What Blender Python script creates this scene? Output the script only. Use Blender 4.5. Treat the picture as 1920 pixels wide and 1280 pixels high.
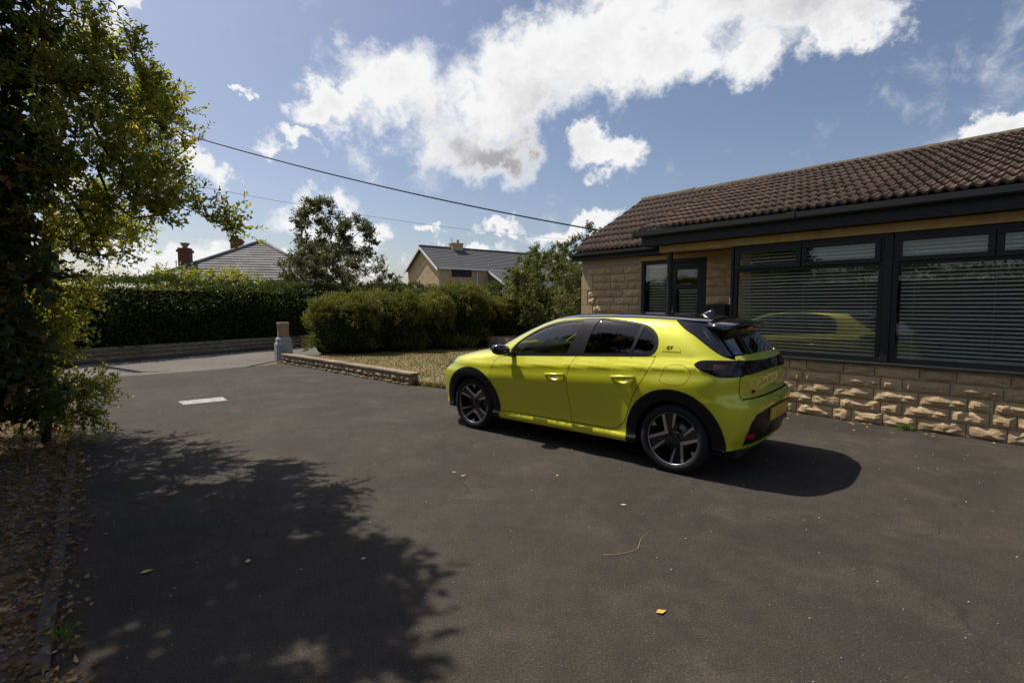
import bpy, bmesh, math, random
import numpy as np
from mathutils import Vector, Matrix
from mathutils.geometry import delaunay_2d_cdt
R = math.radians
rng = np.random.default_rng(7)
random.seed(7)
scene = bpy.context.scene
for o in list(bpy.data.objects): bpy.data.objects.remove(o)
COL = scene.collection

# ------------------------------------------------------------------ camera
cam_d = bpy.data.cameras.new('camera'); cam = bpy.data.objects.new('camera', cam_d); COL.objects.link(cam)
cam_d.sensor_width = 36.0; cam_d.lens = 18.0; cam_d.clip_start = .05; cam_d.clip_end = 3000
cam.location = (0, 0, 1.5); cam.rotation_euler = (R(90 - 4.0), 0, 0)
scene.camera = cam

# ------------------------------------------------------------------ sun, sky, exposure
SUN_AZ, SUN_EL = 57.5, 57.0           # degrees left of the view axis, above the horizon
sd = Vector((-math.sin(R(SUN_AZ)) * math.cos(R(SUN_EL)), math.cos(R(SUN_AZ)) * math.cos(R(SUN_EL)), math.sin(R(SUN_EL))))
sun_d = bpy.data.lights.new('sun', 'SUN'); sun = bpy.data.objects.new('sun', sun_d); COL.objects.link(sun)
sun_d.energy = 5.0; sun_d.angle = R(.53); sun_d.color = (1, .95, .87)
sun.rotation_euler = (-sd).to_track_quat('-Z', 'Y').to_euler(); sun.location = (-20, 14, 40)
scene.view_settings.view_transform = 'Standard'; scene.view_settings.look = 'None'
scene.view_settings.exposure = 0.12; scene.view_settings.gamma = 1.0
scene.view_settings.use_curve_mapping = False
scene.render.engine = 'CYCLES'
scene.cycles.max_bounces = 4; scene.cycles.transparent_max_bounces = 8

world = bpy.data.worlds.new('World'); scene.world = world; world.use_nodes = True
world.cycles.sampling_method = 'MANUAL'; world.cycles.sample_map_resolution = 512
wt = world.node_tree; wt.nodes.clear()
def wn(t, **k):
    n = wt.nodes.new(t)
    for a, b in k.items(): setattr(n, a, b)
    return n
def wl(a, b): wt.links.new(a, b)
def wmath(op, a, b=None, c=None):
    n = wn('ShaderNodeMath', operation=op)
    for i, v in enumerate((a, b, c)):
        if v is None: continue
        if isinstance(v, (int, float)): n.inputs[i].default_value = v
        else: wl(v, n.inputs[i])
    return n.outputs[0]
def wramp(v, a, b):
    n = wn('ShaderNodeMapRange', interpolation_type='SMOOTHSTEP')
    wl(v, n.inputs[0]); n.inputs[1].default_value = a; n.inputs[2].default_value = b
    return n.outputs[0]
sky = wn('ShaderNodeTexSky', sky_type='NISHITA'); sky.sun_disc = False
sky.sun_elevation = R(SUN_EL); sky.sun_rotation = R(-SUN_AZ)
sky.altitude = 60; sky.air_density = 1.0; sky.dust_density = 1.6; sky.ozone_density = 3.2
tc = wn('ShaderNodeTexCoord')
sep = wn('ShaderNodeSeparateXYZ'); wl(tc.outputs['Generated'], sep.inputs[0])
az = wmath('ARCTAN2', sep.outputs[0], sep.outputs[1]); el = wmath('ARCSINE', sep.outputs[2])
ae0 = wn('ShaderNodeCombineXYZ'); wl(az, ae0.inputs[0]); wl(el, ae0.inputs[1])
def warp(src, scale, amount, detail=7):
    n = wn('ShaderNodeTexNoise'); n.inputs['Scale'].default_value = scale; n.inputs['Detail'].default_value = detail; n.inputs['Roughness'].default_value = .62
    wl(tc.outputs['Generated'], n.inputs['Vector']); s_ = wn('ShaderNodeVectorMath', operation='SUBTRACT'); wl(n.outputs['Color'], s_.inputs[0]); s_.inputs[1].default_value = (.5, .5, .5)
    m_ = wn('ShaderNodeVectorMath', operation='MULTIPLY_ADD'); wl(s_.outputs[0], m_.inputs[0]); m_.inputs[1].default_value = (R(amount) * 1.25, R(amount), 0); wl(src, m_.inputs[2]); return m_.outputs[0]
aew = warp(ae0.outputs[0], 6.5, 17)
def blob(a, e, ra, re, rot=0):
    m = wn('ShaderNodeMapping', vector_type='TEXTURE'); wl(aew, m.inputs[0])
    m.inputs['Location'].default_value = (R(a), R(e), 0); m.inputs['Rotation'].default_value = (0, 0, R(rot))
    m.inputs['Scale'].default_value = (R(ra), R(re), 1)
    g = wn('ShaderNodeTexGradient', gradient_type='SPHERICAL'); wl(m.outputs[0], g.inputs[0])
    return g.outputs['Fac']
# clouds standing in the sky: (azimuth, elevation, half-width, half-height, tilt) in degrees
CLOUDS = [(-12.5, 20.5, 13.0, 7.5, 10), (-4.0, 16.3, 9.5, 6.0, 0), (1.0, 22.5, 11, 8.0, 20), (9.5, 26.0, 10, 7.5, 15), (15.5, 24.0, 10, 5.0, 4), (-20, 18.8, 8, 3.6, 10),
          (28, 29.0, 14, 10.0, 10), (19, 33.5, 9, 7.5, 0), (37, 31.5, 10, 6.0, 15), (23, 22.0, 7, 4.5, -6), (10.2, 15.8, 5.2, 3.0, 8), (33, 23.5, 6, 4.0, 10),
          (-27.5, 34, 5, 4.2, -40), (-21.5, 35.5, 4, 2.6, 50), (-24, 15.0, 5.2, 1.9, -8), (-21, 9.3, 10, 3.2, 8), (-14.3, 8.4, 4.5, 2.5, 0),
          (-14.5, 5.2, 5.5, 3.0, 0), (-34, 4.2, 9, 3.2, 0), (-31.5, 12.5, 3.0, 2.6, -40), (7.5, 8.5, 7.5, 1.9, 4), (0.6, 7.4, 4.0, 1.5, 0), (-7, 7.2, 2.6, 1.3, 0), (43.5, 12.6, 8, 2.0, 12),
          (-28, 20.4, 1.8, 1.0, 0), (22.5, 28.5, 11, 8, 5), (24, 31, 9, 7, 0), (-42, 33, 7, 5, 30), (-36, 27, 4.5, 2.2, 30), (-42, 9, 8, 2.5, 0), (-25, 3.4, 8, 2.2, 0), (-4, 4.2, 8, 1.6, 0)]
acc = None
for c in CLOUDS:
    f = blob(*c)
    acc = f if acc is None else wmath('SMOOTH_MAX', acc, f, .18)
def noise(scale, detail, rough, src=None, lac=2.0, dist=0.):
    n = wn('ShaderNodeTexNoise'); n.inputs['Scale'].default_value = scale; n.inputs['Detail'].default_value = detail
    n.inputs['Roughness'].default_value = rough; n.inputs['Lacunarity'].default_value = lac; n.inputs['Distortion'].default_value = dist
    wl(src or tc.outputs['Generated'], n.inputs['Vector']); return n.outputs['Fac']
big = noise(5.0, 9, .60, dist=.25); fine = noise(17.0, 8, .62, dist=.4)
# the same broken cumulus carries on round the rest of the sky
mask_out = wramp(wmath('ABSOLUTE', az), R(56), R(72))
mask_top = wramp(el, R(40), R(50))
others = wmath('MULTIPLY', wmath('MAXIMUM', mask_out, mask_top), wramp(noise(2.6, 4, .5), .52, .72))
others = wmath('MULTIPLY', others, wramp(el, R(1), R(8)))
field = wmath('MAXIMUM', acc, wmath('MULTIPLY', others, .6))
turb = wmath('ADD', wmath('MULTIPLY', wmath('SUBTRACT', big, .5), .9), wmath('MULTIPLY', wmath('SUBTRACT', fine, .5), .75))
dens = wmath('ADD', wmath('SUBTRACT', field, .26), wmath('MULTIPLY', turb, wramp(field, .0, .10)))
alpha = wramp(dens, -.08, .38)
# undersides of thick cloud are grey
g1 = wmath('MAXIMUM', wmath('MULTIPLY', blob(-1.5, 15.6, 12, 4.6, -6), 1.25), wmath('MULTIPLY', blob(33, 29.5, 13, 6.5, 20), 1.15))
g1 = wmath('MAXIMUM', g1, wmath('MULTIPLY', blob(-10, 15.2, 7, 2.4, 0), .8))
g1 = wmath('MAXIMUM', g1, wmath('MULTIPLY', blob(4, 20.5, 8, 3, 20), .5))
shade = wmath('ADD', wmath('MULTIPLY', g1, wramp(dens, .1, .5)), wmath('MULTIPLY', wramp(wmath('ADD', dens, wmath('MULTIPLY', wmath('SUBTRACT', fine, .5), .5)), .35, 1.1), .25))
cr = wn('ShaderNodeMix', data_type='RGBA'); wl(wmath('MINIMUM', shade, 1.0), cr.inputs[0])
cr.inputs[6].default_value = (10.4, 10.4, 10.5, 1); cr.inputs[7].default_value = (4.6, 4.6, 4.75, 1)
mx = wn('ShaderNodeMix', data_type='RGBA'); wl(alpha, mx.inputs[0]); tint = wn('ShaderNodeMix', data_type='RGBA', blend_type='MULTIPLY'); tint.inputs[0].default_value = 1.; tint.inputs[7].default_value = (1.34, 1.21, 1.15, 1); wl(sky.outputs[0], tint.inputs[6]); wl(tint.outputs[2], mx.inputs[6]); wl(cr.outputs[2], mx.inputs[7])
bg = wn('ShaderNodeBackground'); bg.inputs['Strength'].default_value = .082; wl(mx.outputs[2], bg.inputs['Color'])
wo = wn('ShaderNodeOutputWorld'); wl(bg.outputs[0], wo.inputs['Surface'])

# ------------------------------------------------------------------ materials
MATS = {}
def mat(name, base=(.5, .5, .5), rough=.6, metal=0., spec=.5, coat=0., **k):
    if name in MATS: return MATS[name]
    m = bpy.data.materials.new(name); m.use_nodes = True
    b = m.node_tree.nodes['Principled BSDF']
    b.inputs['Base Color'].default_value = (*base, 1); b.inputs['Roughness'].default_value = rough
    b.inputs['Metallic'].default_value = metal; b.inputs['Specular IOR Level'].default_value = spec
    b.inputs['Coat Weight'].default_value = coat; b.inputs['Coat Roughness'].default_value = k.get('coat_rough', .03)
    MATS[name] = m; return m
class NT:
    def __init__(s, m): s.t = m.node_tree; s.b = s.t.nodes.get('Principled BSDF')
    def n(s, ty, **k):
        n = s.t.nodes.new(ty)
        for a, b in k.items(): setattr(n, a, b)
        return n
    def l(s, a, b): s.t.links.new(a, b)
    def coord(s, kind='Object'):
        return s.n('ShaderNodeTexCoord').outputs[kind]
    def noise(s, v, scale, detail=4, rough=.55, dist=0.):
        n = s.n('ShaderNodeTexNoise'); s.l(v, n.inputs['Vector']); n.inputs['Scale'].default_value = scale
        n.inputs['Detail'].default_value = detail; n.inputs['Roughness'].default_value = rough; n.inputs['Distortion'].default_value = dist
        return n.outputs['Fac']
    def voro(s, v, scale, feature='F1'):
        n = s.n('ShaderNodeTexVoronoi', feature=feature); s.l(v, n.inputs['Vector']); n.inputs['Scale'].default_value = scale
        return n.outputs[0]
    def ramp(s, f, stops):
        n = s.n('ShaderNodeValToRGB'); e = n.color_ramp.elements
        while len(e) < len(stops): e.new(.5)
        for i, (p, c) in enumerate(stops):
            e[i].position = p; e[i].color = (*c, 1) if len(c) == 3 else c
        s.l(f, n.inputs[0]); return n.outputs[0]
    def rng(s, f, a, b, c=0., d=1.):
        n = s.n('ShaderNodeMapRange'); s.l(f, n.inputs[0])
        for i, v in enumerate((a, b, c, d)): n.inputs[i + 1].default_value = v
        return n.outputs[0]
    def mix(s, f, a, b, mode='MIX'):
        n = s.n('ShaderNodeMix', data_type='RGBA', blend_type=mode)
        for i, v in ((0, f), (6, a), (7, b)):
            if isinstance(v, (int, float)): n.inputs[i].default_value = v
            elif isinstance(v, tuple): n.inputs[i].default_value = (*v, 1) if len(v) == 3 else v
            else: s.l(v, n.inputs[i])
        return n.outputs[2]
    def math(s, op, a, b=None):
        n = s.n('ShaderNodeMath', operation=op)
        for i, v in enumerate((a, b)):
            if v is None: continue
            if isinstance(v, (int, float)): n.inputs[i].default_value = v
            else: s.l(v, n.inputs[i])
        return n.outputs[0]
    def bump(s, h, strength=.3, dist=.01, prev=None):
        n = s.n('ShaderNodeBump'); n.inputs['Strength'].default_value = strength; n.inputs['Distance'].default_value = dist
        s.l(h, n.inputs['Height'])
        if prev is not None: s.l(prev, n.inputs['Normal'])
        return n.outputs[0]
    def base(s, c): s.l(c, s.b.inputs['Base Color'])
    def rough(s, c): s.l(c, s.b.inputs['Roughness'])
    def norm(s, c): s.l(c, s.b.inputs['Normal'])

def m_asphalt(name, dark, light, warm, patch=.35, cracks=True):
    m = mat(name, rough=.9, spec=.3); t = NT(m); v = t.coord()
    sp = t.noise(v, 260, 3, .7); mid = t.noise(v, 42, 4, .6); lo = t.noise(v, .55, 5, .6, .6); lo2 = t.noise(v, 1.7, 5, .65, .3)
    c = t.mix(t.rng(lo, .33, .68), dark, light)
    c = t.mix(t.math('MULTIPLY', t.rng(lo2, .5, .75), patch), c, warm)
    c = t.mix(t.rng(sp, .30, .72), t.mix(1., c, (.45, .45, .46), 'MULTIPLY'), t.mix(1., c, (1.55, 1.5, 1.45), 'MULTIPLY'))
    gr = t.noise(v, 95, 2, .6); c = t.mix(t.rng(gr, .36, .64), t.mix(1., c, (.62, .62, .63), 'MULTIPLY'), t.mix(1., c, (1.42, 1.40, 1.36), 'MULTIPLY'))
    mo = t.noise(v, 7, 5, .7); c = t.mix(t.rng(mo, .3, .7), t.mix(1., c, (.80, .80, .80), 'MULTIPLY'), t.mix(1., c, (1.2, 1.19, 1.17), 'MULTIPLY'))
    st = t.voro(v, 105); st2 = t.noise(v, 60, 1, .5)
    c = t.mix(t.math('MULTIPLY', t.math('LESS_THAN', st, .16), t.rng(st2, .56, .62)), c, (.30, .28, .25))
    if cracks:
        vv = t.n('ShaderNodeMapping'); t.l(v, vv.inputs[0])
        wob = t.n('ShaderNodeVectorMath', operation='MULTIPLY_ADD'); nz = t.n('ShaderNodeTexNoise'); t.l(v, nz.inputs['Vector']); nz.inputs['Scale'].default_value = 2.5; nz.inputs['Detail'].default_value = 5
        t.l(nz.outputs['Color'], wob.inputs[0]); wob.inputs[1].default_value = (.5, .5, 0); t.l(v, wob.inputs[2])
        cd = t.voro(wob.outputs[0], .42, 'DISTANCE_TO_EDGE')
        ck = t.math('MULTIPLY', t.math('LESS_THAN', cd, .0035), t.rng(lo2, .46, .58))
        c = t.mix(t.math('MULTIPLY', ck, .55), c, (.012, .011, .011))
    t.base(c)
    t.norm(t.bump(t.math('ADD', sp, t.math('MULTIPLY', mid, .5)), .55, .006))
    t.rough(t.rng(sp, .2, .8, .8, 1.0)); return m
m_asphalt('asphalt_drive', (.032, .0268, .0212), (.053, .0448, .0352), (.084, .071, .053), .6)
m_asphalt('asphalt_lane', (.105, .096, .084), (.14, .128, .112), (.165, .15, .13), .5, False)

def m_noise(name, c1, c2, scale, c3=None, rough=.85, bump=.3, bscale=None, bdist=.01, detail=6, kind='Object', spec=.3):
    m = mat(name, rough=rough, spec=spec); t = NT(m); v = t.coord(kind)
    f = t.noise(v, scale, detail, .6, .2); c = t.mix(t.rng(f, .3, .7), c1, c2)
    if c3: c = t.mix(t.rng(t.noise(v, scale * .23, 4, .6), .48, .68), c, c3)
    t.base(c)
    if bump: t.norm(t.bump(t.noise(v, bscale or scale * 3, 6, .65), bump, bdist))
    return m
m_noise('soil', (.07, .05, .035), (.13, .095, .065), 9, (.05, .04, .03))
m_noise('terrain', (.10, .095, .04), (.16, .14, .07), .5, (.06, .08, .03))
m_noise('lawn', (.165, .118, .05), (.24, .175, .082), 3.2, (.12, .12, .045), bump=.6, bscale=60, bdist=.02)
def m_stone(name, a, b, c3, bump=.5):
    m = mat(name, rough=.92, spec=.2); t = NT(m); v = t.coord(); oi = t.n('ShaderNodeObjectInfo').outputs['Random']
    f = t.noise(v, 22, 7, .65, .2); c = t.mix(t.rng(f, .3, .7), a, b)
    c = t.mix(t.math('MULTIPLY', t.rng(t.noise(v, 5, 4, .6), .5, .75), .6), c, c3)
    hsv = t.n('ShaderNodeHueSaturation'); t.l(t.rng(oi, 0, 1, .80, 1.12), hsv.inputs['Value']); t.l(c, hsv.inputs['Color'])
    t.base(hsv.outputs[0]); t.norm(t.bump(t.noise(v, 55, 8, .7), bump, .012)); return m
m_stone('stone_pitched', (.40, .285, .155), (.52, .385, .225), (.33, .215, .11), .7)
m_stone('stone_dressed', (.40, .295, .17), (.50, .38, .225), (.35, .24, .13), .25)
m_stone('stone_shade', (.34, .235, .12), (.44, .31, .165), (.27, .175, .09), .6)
m_stone('stone_old', (.22, .17, .11), (.33, .265, .18), (.14, .11, .07), .7)
m_stone('stone_grey', (.24, .25, .25), (.34, .35, .35), (.17, .18, .17), .35)
m_stone('concrete_edging', (.075, .068, .058), (.12, .11, .09), (.045, .042, .035), .6)
m_noise('mortar', (.30, .235, .15), (.38, .30, .20), 30, rough=.95)
m_noise('lintel_stone', (.36, .235, .085), (.46, .31, .13), 12, (.30, .19, .07), rough=.85, bump=.15, bscale=60)
def m_tile():
    m = mat('roof_tile', rough=.9, spec=.25); t = NT(m); v = t.coord(); oi = t.n('ShaderNodeObjectInfo'); ge = t.n('ShaderNodeNewGeometry')
    wp = ge.outputs['Position']
    f = t.noise(v, 30, 6, .7); c = t.mix(t.rng(f, .3, .7), (.080, .050, .039), (.130, .086, .067))
    c = t.mix(t.math('MULTIPLY', t.rng(t.noise(wp, 9, 5, .65), .52, .72), .7), c, (.145, .12, .078))
    c = t.mix(t.math('MULTIPLY', t.rng(t.noise(wp, 60, 4, .65), .60, .70), .5), c, (.30, .28, .21))
    hsv = t.n('ShaderNodeHueSaturation'); t.l(t.rng(oi.outputs['Random'], 0, 1, .75, 1.2), hsv.inputs['Value']); t.l(c, hsv.inputs['Color'])
    t.base(hsv.outputs[0]); t.norm(t.bump(t.noise(v, 90, 5, .7), .5, .006)); return m
m_tile()
m_noise('ridge_mossy', (.07, .055, .038), (.135, .105, .072), 30, (.07, .066, .028), bump=.6, bdist=.02)
m_noise('slate_grey', (.16, .155, .15), (.235, .225, .22), 4, (.12, .115, .11), bump=.2)
m_noise('slate_dark', (.085, .085, .09), (.13, .13, .135), 6, (.10, .10, .10), bump=.2)
m_noise('brick_red', (.13, .045, .032), (.20, .07, .045), 14, (.10, .05, .04), bump=.3)
m_noise('brick_buff', (.42, .30, .18), (.54, .40, .25), 9, (.38, .26, .15), bump=.2)
m_noise('wood_weathered', (.20, .165, .12), (.30, .25, .19), 16, (.14, .11, .08), bump=.4)
m_noise('terracotta', (.26, .17, .10), (.36, .26, .17), 14, (.20, .16, .11), bump=.3)
m_noise('bark', (.035, .028, .022), (.075, .06, .045), 14, (.05, .05, .03), bump=.8, bdist=.02)
mat('black_upvc', (.015, .015, .016), .5, spec=.3)
mat('black_gutter', (.019, .019, .019), .55, spec=.3)
mat('white_upvc', (.75, .75, .73), .4)
m_ = mat('white_paint', (.5, .5, .5), .85); t = NT(m_); v = t.coord(); c = t.mix(t.rng(t.noise(v, 70, 4, .7), .38, .62), (.16, .15, .135), (.52, .51, .48)); t.base(t.mix(t.rng(t.noise(v, 9, 5, .7), .5, .66), c, (.15, .14, .125)))
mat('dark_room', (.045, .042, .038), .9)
mat('blind_slat', (.88, .83, .74), .55)
mat('cable_black', (.012, .012, .013), .6)
mat('chrome', (.75, .75, .76), .12, metal=1.)
mat('curtain', (.55, .52, .42), .9)
def m_glass(name, tint, rough=0.0, ior=1.5, boost=1.):
    m = bpy.data.materials.new(name); m.use_nodes = True; t = NT(m); t.t.nodes.clear()
    o = t.n('ShaderNodeOutputMaterial'); tr = t.n('ShaderNodeBsdfTransparent'); tr.inputs[0].default_value = (*tint, 1)
    gl = t.n('ShaderNodeBsdfGlossy'); gl.inputs['Roughness'].default_value = rough
    fr = t.n('ShaderNodeFresnel'); fr.inputs['IOR'].default_value = ior
    mxs = t.n('ShaderNodeMixShader'); t.l(t.math('MINIMUM', t.math('MULTIPLY', fr.outputs[0], boost), 1.), mxs.inputs[0]); t.l(tr.outputs[0], mxs.inputs[1]); t.l(gl.outputs[0], mxs.inputs[2])
    t.l(mxs.outputs[0], o.inputs[0]); MATS[name] = m; return m
m_glass('window_glass', (.95, .96, .94), boost=1.6)
m_glass('car_glass_clear', (.45, .52, .49), boost=2.6)
m_glass('car_glass_dark', (.06, .065, .07), boost=2.2)
def m_leaf(name, c1, c2, c3, trans=.45, rough=.5, p3=.12):
    m = mat(name, rough=rough, spec=.35); t = NT(m); ge = t.n('ShaderNodeNewGeometry'); r = ge.outputs['Random Per Island']
    c = t.mix(r, c1, c2); r2 = t.math('FRACT', t.math('MULTIPLY', r, 37.7)); c = t.mix(t.math('LESS_THAN', r2, p3), c, c3)
    lo = t.noise(ge.outputs['Position'], 1.3, 3, .5); hsv = t.n('ShaderNodeHueSaturation'); t.l(t.rng(lo, .3, .7, .75, 1.25), hsv.inputs['Value']); t.l(c, hsv.inputs['Color'])
    c = hsv.outputs[0]; t.base(c)
    o = t.t.nodes['Material Output']; tl = t.n('ShaderNodeBsdfTranslucent'); t.l(t.mix(1., c, (1.5, 1.45, .7), 'MULTIPLY'), tl.inputs[0])
    ms = t.n('ShaderNodeMixShader'); ms.inputs[0].default_value = trans; t.l(t.b.outputs[0], ms.inputs[1]); t.l(tl.outputs[0], ms.inputs[2]); t.l(ms.outputs[0], o.inputs[0]); return m
m_leaf('leaf_bright', (.15, .19, .035), (.25, .26, .055), (.40, .30, .05), .62)
m_leaf('leaf_dark', (.035, .055, .018), (.06, .08, .025), (.16, .09, .03), .35)
m_leaf('leaf_hedge', (.038, .062, .016), (.075, .10, .026), (.12, .12, .03), .35)
m_leaf('leaf_olive', (.090, .108, .022), (.155, .162, .038), (.17, .14, .05), .40)
m_leaf('leaf_gum', (.065, .078, .040), (.115, .12, .06), (.13, .09, .04), .30)
m_leaf('leaf_shrub', (.06, .085, .022), (.11, .13, .035), (.17, .13, .05), .40)
m_leaf('leaf_dry', (.24, .15, .07), (.40, .27, .13), (.17, .09, .04), .25, .8, .3)
m_leaf('leaf_flower', (.10, .05, .07), (.17, .09, .12), (.20, .14, .16), .35)
m_leaf('grass_dry', (.17, .125, .052), (.245, .185, .085), (.10, .12, .04), .35, .8, .3)
m_leaf('leaf_green', (.10, .17, .035), (.14, .22, .05), (.18, .2, .05), .4)
m_noise('pebble', (.16, .13, .10), (.32, .27, .21), 25, (.10, .08, .06), bump=0, kind='Generated')

# ------------------------------------------------------------------ object helpers
def link(o, parent=None):
    COL.objects.link(o)
    if parent is not None: o.parent = parent
    return o
def tag(o, label=None, cat=None, group=None, kind=None):
    if label: o['label'] = label
    if cat: o['category'] = cat
    if group: o['group'] = group
    if kind: o['kind'] = kind
    return o
def empty(name, loc=(0, 0, 0), rz=0., label=None, cat=None, group=None):
    o = bpy.data.objects.new(name, None); o.location = loc; o.rotation_euler = (0, 0, rz); o.empty_display_size = .2
    link(o); return tag(o, label, cat, group)
class MB:
    """collects faces, builds one mesh object"""
    def __init__(s): s.v = []; s.f = []; s.sm = []
    def add(s, vs, fs, smooth=False):
        k = len(s.v); s.v += [tuple(v) for v in vs]; s.f += [tuple(i + k for i in f) for f in fs]; s.sm += [smooth] * len(fs); return s
    def box(s, x0, x1, y0, y1, z0, z1):
        vs = [(x0, y0, z0), (x1, y0, z0), (x1, y1, z0), (x0, y1, z0), (x0, y0, z1), (x1, y0, z1), (x1, y1, z1), (x0, y1, z1)]
        return s.add(vs, [(0, 3, 2, 1), (4, 5, 6, 7), (0, 1, 5, 4), (1, 2, 6, 5), (2, 3, 7, 6), (3, 0, 4, 7)])
    def prism(s, poly, a, b, axis='y'):
        """polygon of 2-d points extruded from a to b along axis"""
        n = len(poly)
        def P(p, w):
            return {'y': (p[0], w, p[1]), 'x': (w, p[0], p[1]), 'z': (p[0], p[1], w)}[axis]
        vs = [P(p, a) for p in poly] + [P(p, b) for p in poly]
        fs = [tuple(range(n)), tuple(range(2 * n - 1, n - 1, -1))] + [(i, i + n, (i + 1) % n + n, (i + 1) % n) for i in range(n)]
        return s.add(vs, fs)
    def tube(s, pts, rad, seg=8, cap=True):
        pts = [Vector(p) for p in pts]; n = len(pts); rads = rad if isinstance(rad, (list, tuple)) else [rad] * n
        rings = []; prev = None
        for i, p in enumerate(pts):
            d = (pts[min(i + 1, n - 1)] - pts[max(i - 1, 0)]).normalized()
            a = prev if prev is not None else (Vector((0, 0, 1)) if abs(d.z) < .9 else Vector((1, 0, 0)))
            x = (a - d * a.dot(d)).normalized(); prev = x; y = d.cross(x)
            rings.append([p + (x * math.cos(q) + y * math.sin(q)) * rads[i] for q in [2 * math.pi * j / seg for j in range(seg)]])
        vs = [v for r in rings for v in r]
        fs = [(i * seg + j, i * seg + (j + 1) % seg, (i + 1) * seg + (j + 1) % seg, (i + 1) * seg + j) for i in range(n - 1) for j in range(seg)]
        if cap: fs += [tuple(range(seg - 1, -1, -1)), tuple((n - 1) * seg + j for j in range(seg))]
        return s.add(vs, fs, True)
    def lathe(s, prof, seg=24, axis='z', c=(0, 0, 0), smooth=True):
        vs = []
        for (r, h) in prof:
            for j in range(seg):
                a = 2 * math.pi * j / seg; p = (r * math.cos(a), r * math.sin(a), h)
                if axis == 'y': p = (p[0], p[2], p[1])
                vs.append((p[0] + c[0], p[1] + c[1], p[2] + c[2]))
        n = len(prof)
        fs = [(i * seg + j, i * seg + (j + 1) % seg, (i + 1) * seg + (j + 1) % seg, (i + 1) * seg + j) for i in range(n - 1) for j in range(seg)]
        return s.add(vs, fs, smooth)
    def mesh(s, name):
        me = bpy.data.meshes.new(name); me.from_pydata([tuple(v) for v in s.v], [], s.f)
        me.polygons.foreach_set('use_smooth', s.sm); me.update(); return me
    def build(s, name, m, parent=None, bevel=0., fixn=True):
        me = s.mesh(name)
        if fixn:
            bm = bmesh.new(); bm.from_mesh(me); bmesh.ops.recalc_face_normals(bm, faces=bm.faces); bm.to_mesh(me); bm.free()
        me.materials.append(MATS[m]); o = bpy.data.objects.new(name, me)
        if bevel:
            b = o.modifiers.new('bevel', 'BEVEL'); b.width = bevel; b.segments = 2; b.limit_method = 'ANGLE'
        return link(o, parent)
def box(name, m, parent, x0, x1, y0, y1, z0, z1, bevel=0.): return MB().box(x0, x1, y0, y1, z0, z1).build(name, m, parent, bevel)
def inst(name, me, parent=None, loc=(0, 0, 0), rot=(0, 0, 0), sc=(1, 1, 1)):
    o = bpy.data.objects.new(name, me); o.location = loc; o.rotation_euler = rot; o.scale = sc; return link(o, parent)
def quads_mesh(name, V, nper, faces_per, m):
    """V (n, nper, 3); faces_per list of index tuples (quads) per item"""
    n = len(V); me = bpy.data.meshes.new(name); F = np.array(faces_per, dtype=np.int32); k = F.shape[1]
    me.vertices.add(n * nper); me.vertices.foreach_set('co', V.astype(np.float32).ravel())
    idx = (F[None] + (np.arange(n) * nper)[:, None, None]).astype(np.int32)
    nf = n * len(F); me.loops.add(nf * k); me.loops.foreach_set('vertex_index', idx.ravel())
    me.polygons.add(nf); me.polygons.foreach_set('loop_start', np.arange(nf, dtype=np.int32) * k)
    me.update(calc_edges=True); me.materials.append(MATS[m]); return me
def unit(a): return a / np.maximum(np.linalg.norm(a, axis=-1, keepdims=True), 1e-9)
def leaves_mesh(name, P, D, m, length, width, jit=.35, fold=.25, r=None):
    """one folded leaf blade (two quads... four-vertex halves) at every P, growing along D"""
    r = r or rng; n = len(P); L = length * (1 + jit * r.uniform(-1, 1, (n, 1))); W = width * (1 + jit * r.uniform(-1, 1, (n, 1)))
    D = unit(D); rv = unit(r.normal(size=(n, 3))); S = unit(np.cross(D, rv)); U = np.cross(S, D)
    base = P; mid = P + D * L * .45; tip = P + D * L - U * L * .12
    V = np.stack([base, mid + S * W * .5 + U * W * fold, tip, mid - S * W * .5 + U * W * fold], 1)
    return quads_mesh(name, V, 4, [(0, 1, 2), (0, 2, 3)], m)
# ------------------------------------------------------------------ ground
def sheet(name, pts, z, m, sub=0):
    me = bpy.data.meshes.new(name); me.from_pydata([(x, y, z) for x, y in pts], [], [tuple(range(len(pts)))]); me.update()
    me.materials.append(MATS[m]); o = link(bpy.data.objects.new(name, me)); o['kind'] = 'structure'; return o
sheet('ground', [(-900, -600), (900, -600), (900, 1500), (-900, 1500)], -.03, 'terrain')
HU = Vector((-math.sin(R(41.5)), math.cos(R(41.5)), 0)); HN = Vector((math.cos(R(41.5)), math.sin(R(41.5)), 0))
def hp(t, D): v = HU * t + HN * D; return (v.x, v.y)
RD = Vector((.48, .877, 0)).normalized(); RP = Vector((RD.y, -RD.x, 0))      # lane direction, and towards our side
W0 = Vector((-10.97, 13.55, 0))                                              # foot of the far wall
def lp(a, b): v = W0 + RD * a + RP * b; return (v.x, v.y)
sheet('lane', [lp(-25, -.2), lp(-25, 3.75), lp(-6.6, 3.75), lp(-5.4, 5.2), lp(-.8, 5.6), lp(1.2, 4.3), lp(2.5, 3.75), lp(60, 3.75), lp(60, -.2)], -.010, 'asphalt_lane')
KE = [(.9, -1.47), (-1.88, 1.94), (-4.71, 5.42), (-6.5, 7.75), (-8.3, 9.9)]    # edge of the planting bed
drive = [(4.0, -6.0), (9.5, -3.0), hp(-3, 8.6), hp(7.1, 8.6), hp(7.4, 9.0), (.2, 10.9), (-.2, 10.4), (-1.1, 9.25), (-1.9, 9.75), (-6.05, 13.62), (-6.2, 12.9), (-7.6, 11.4), (-8.9, 10.4)] + KE[::-1] + [(2.5, -4.5)]
sheet('driveway', drive, 0, 'asphalt_drive')
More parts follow.
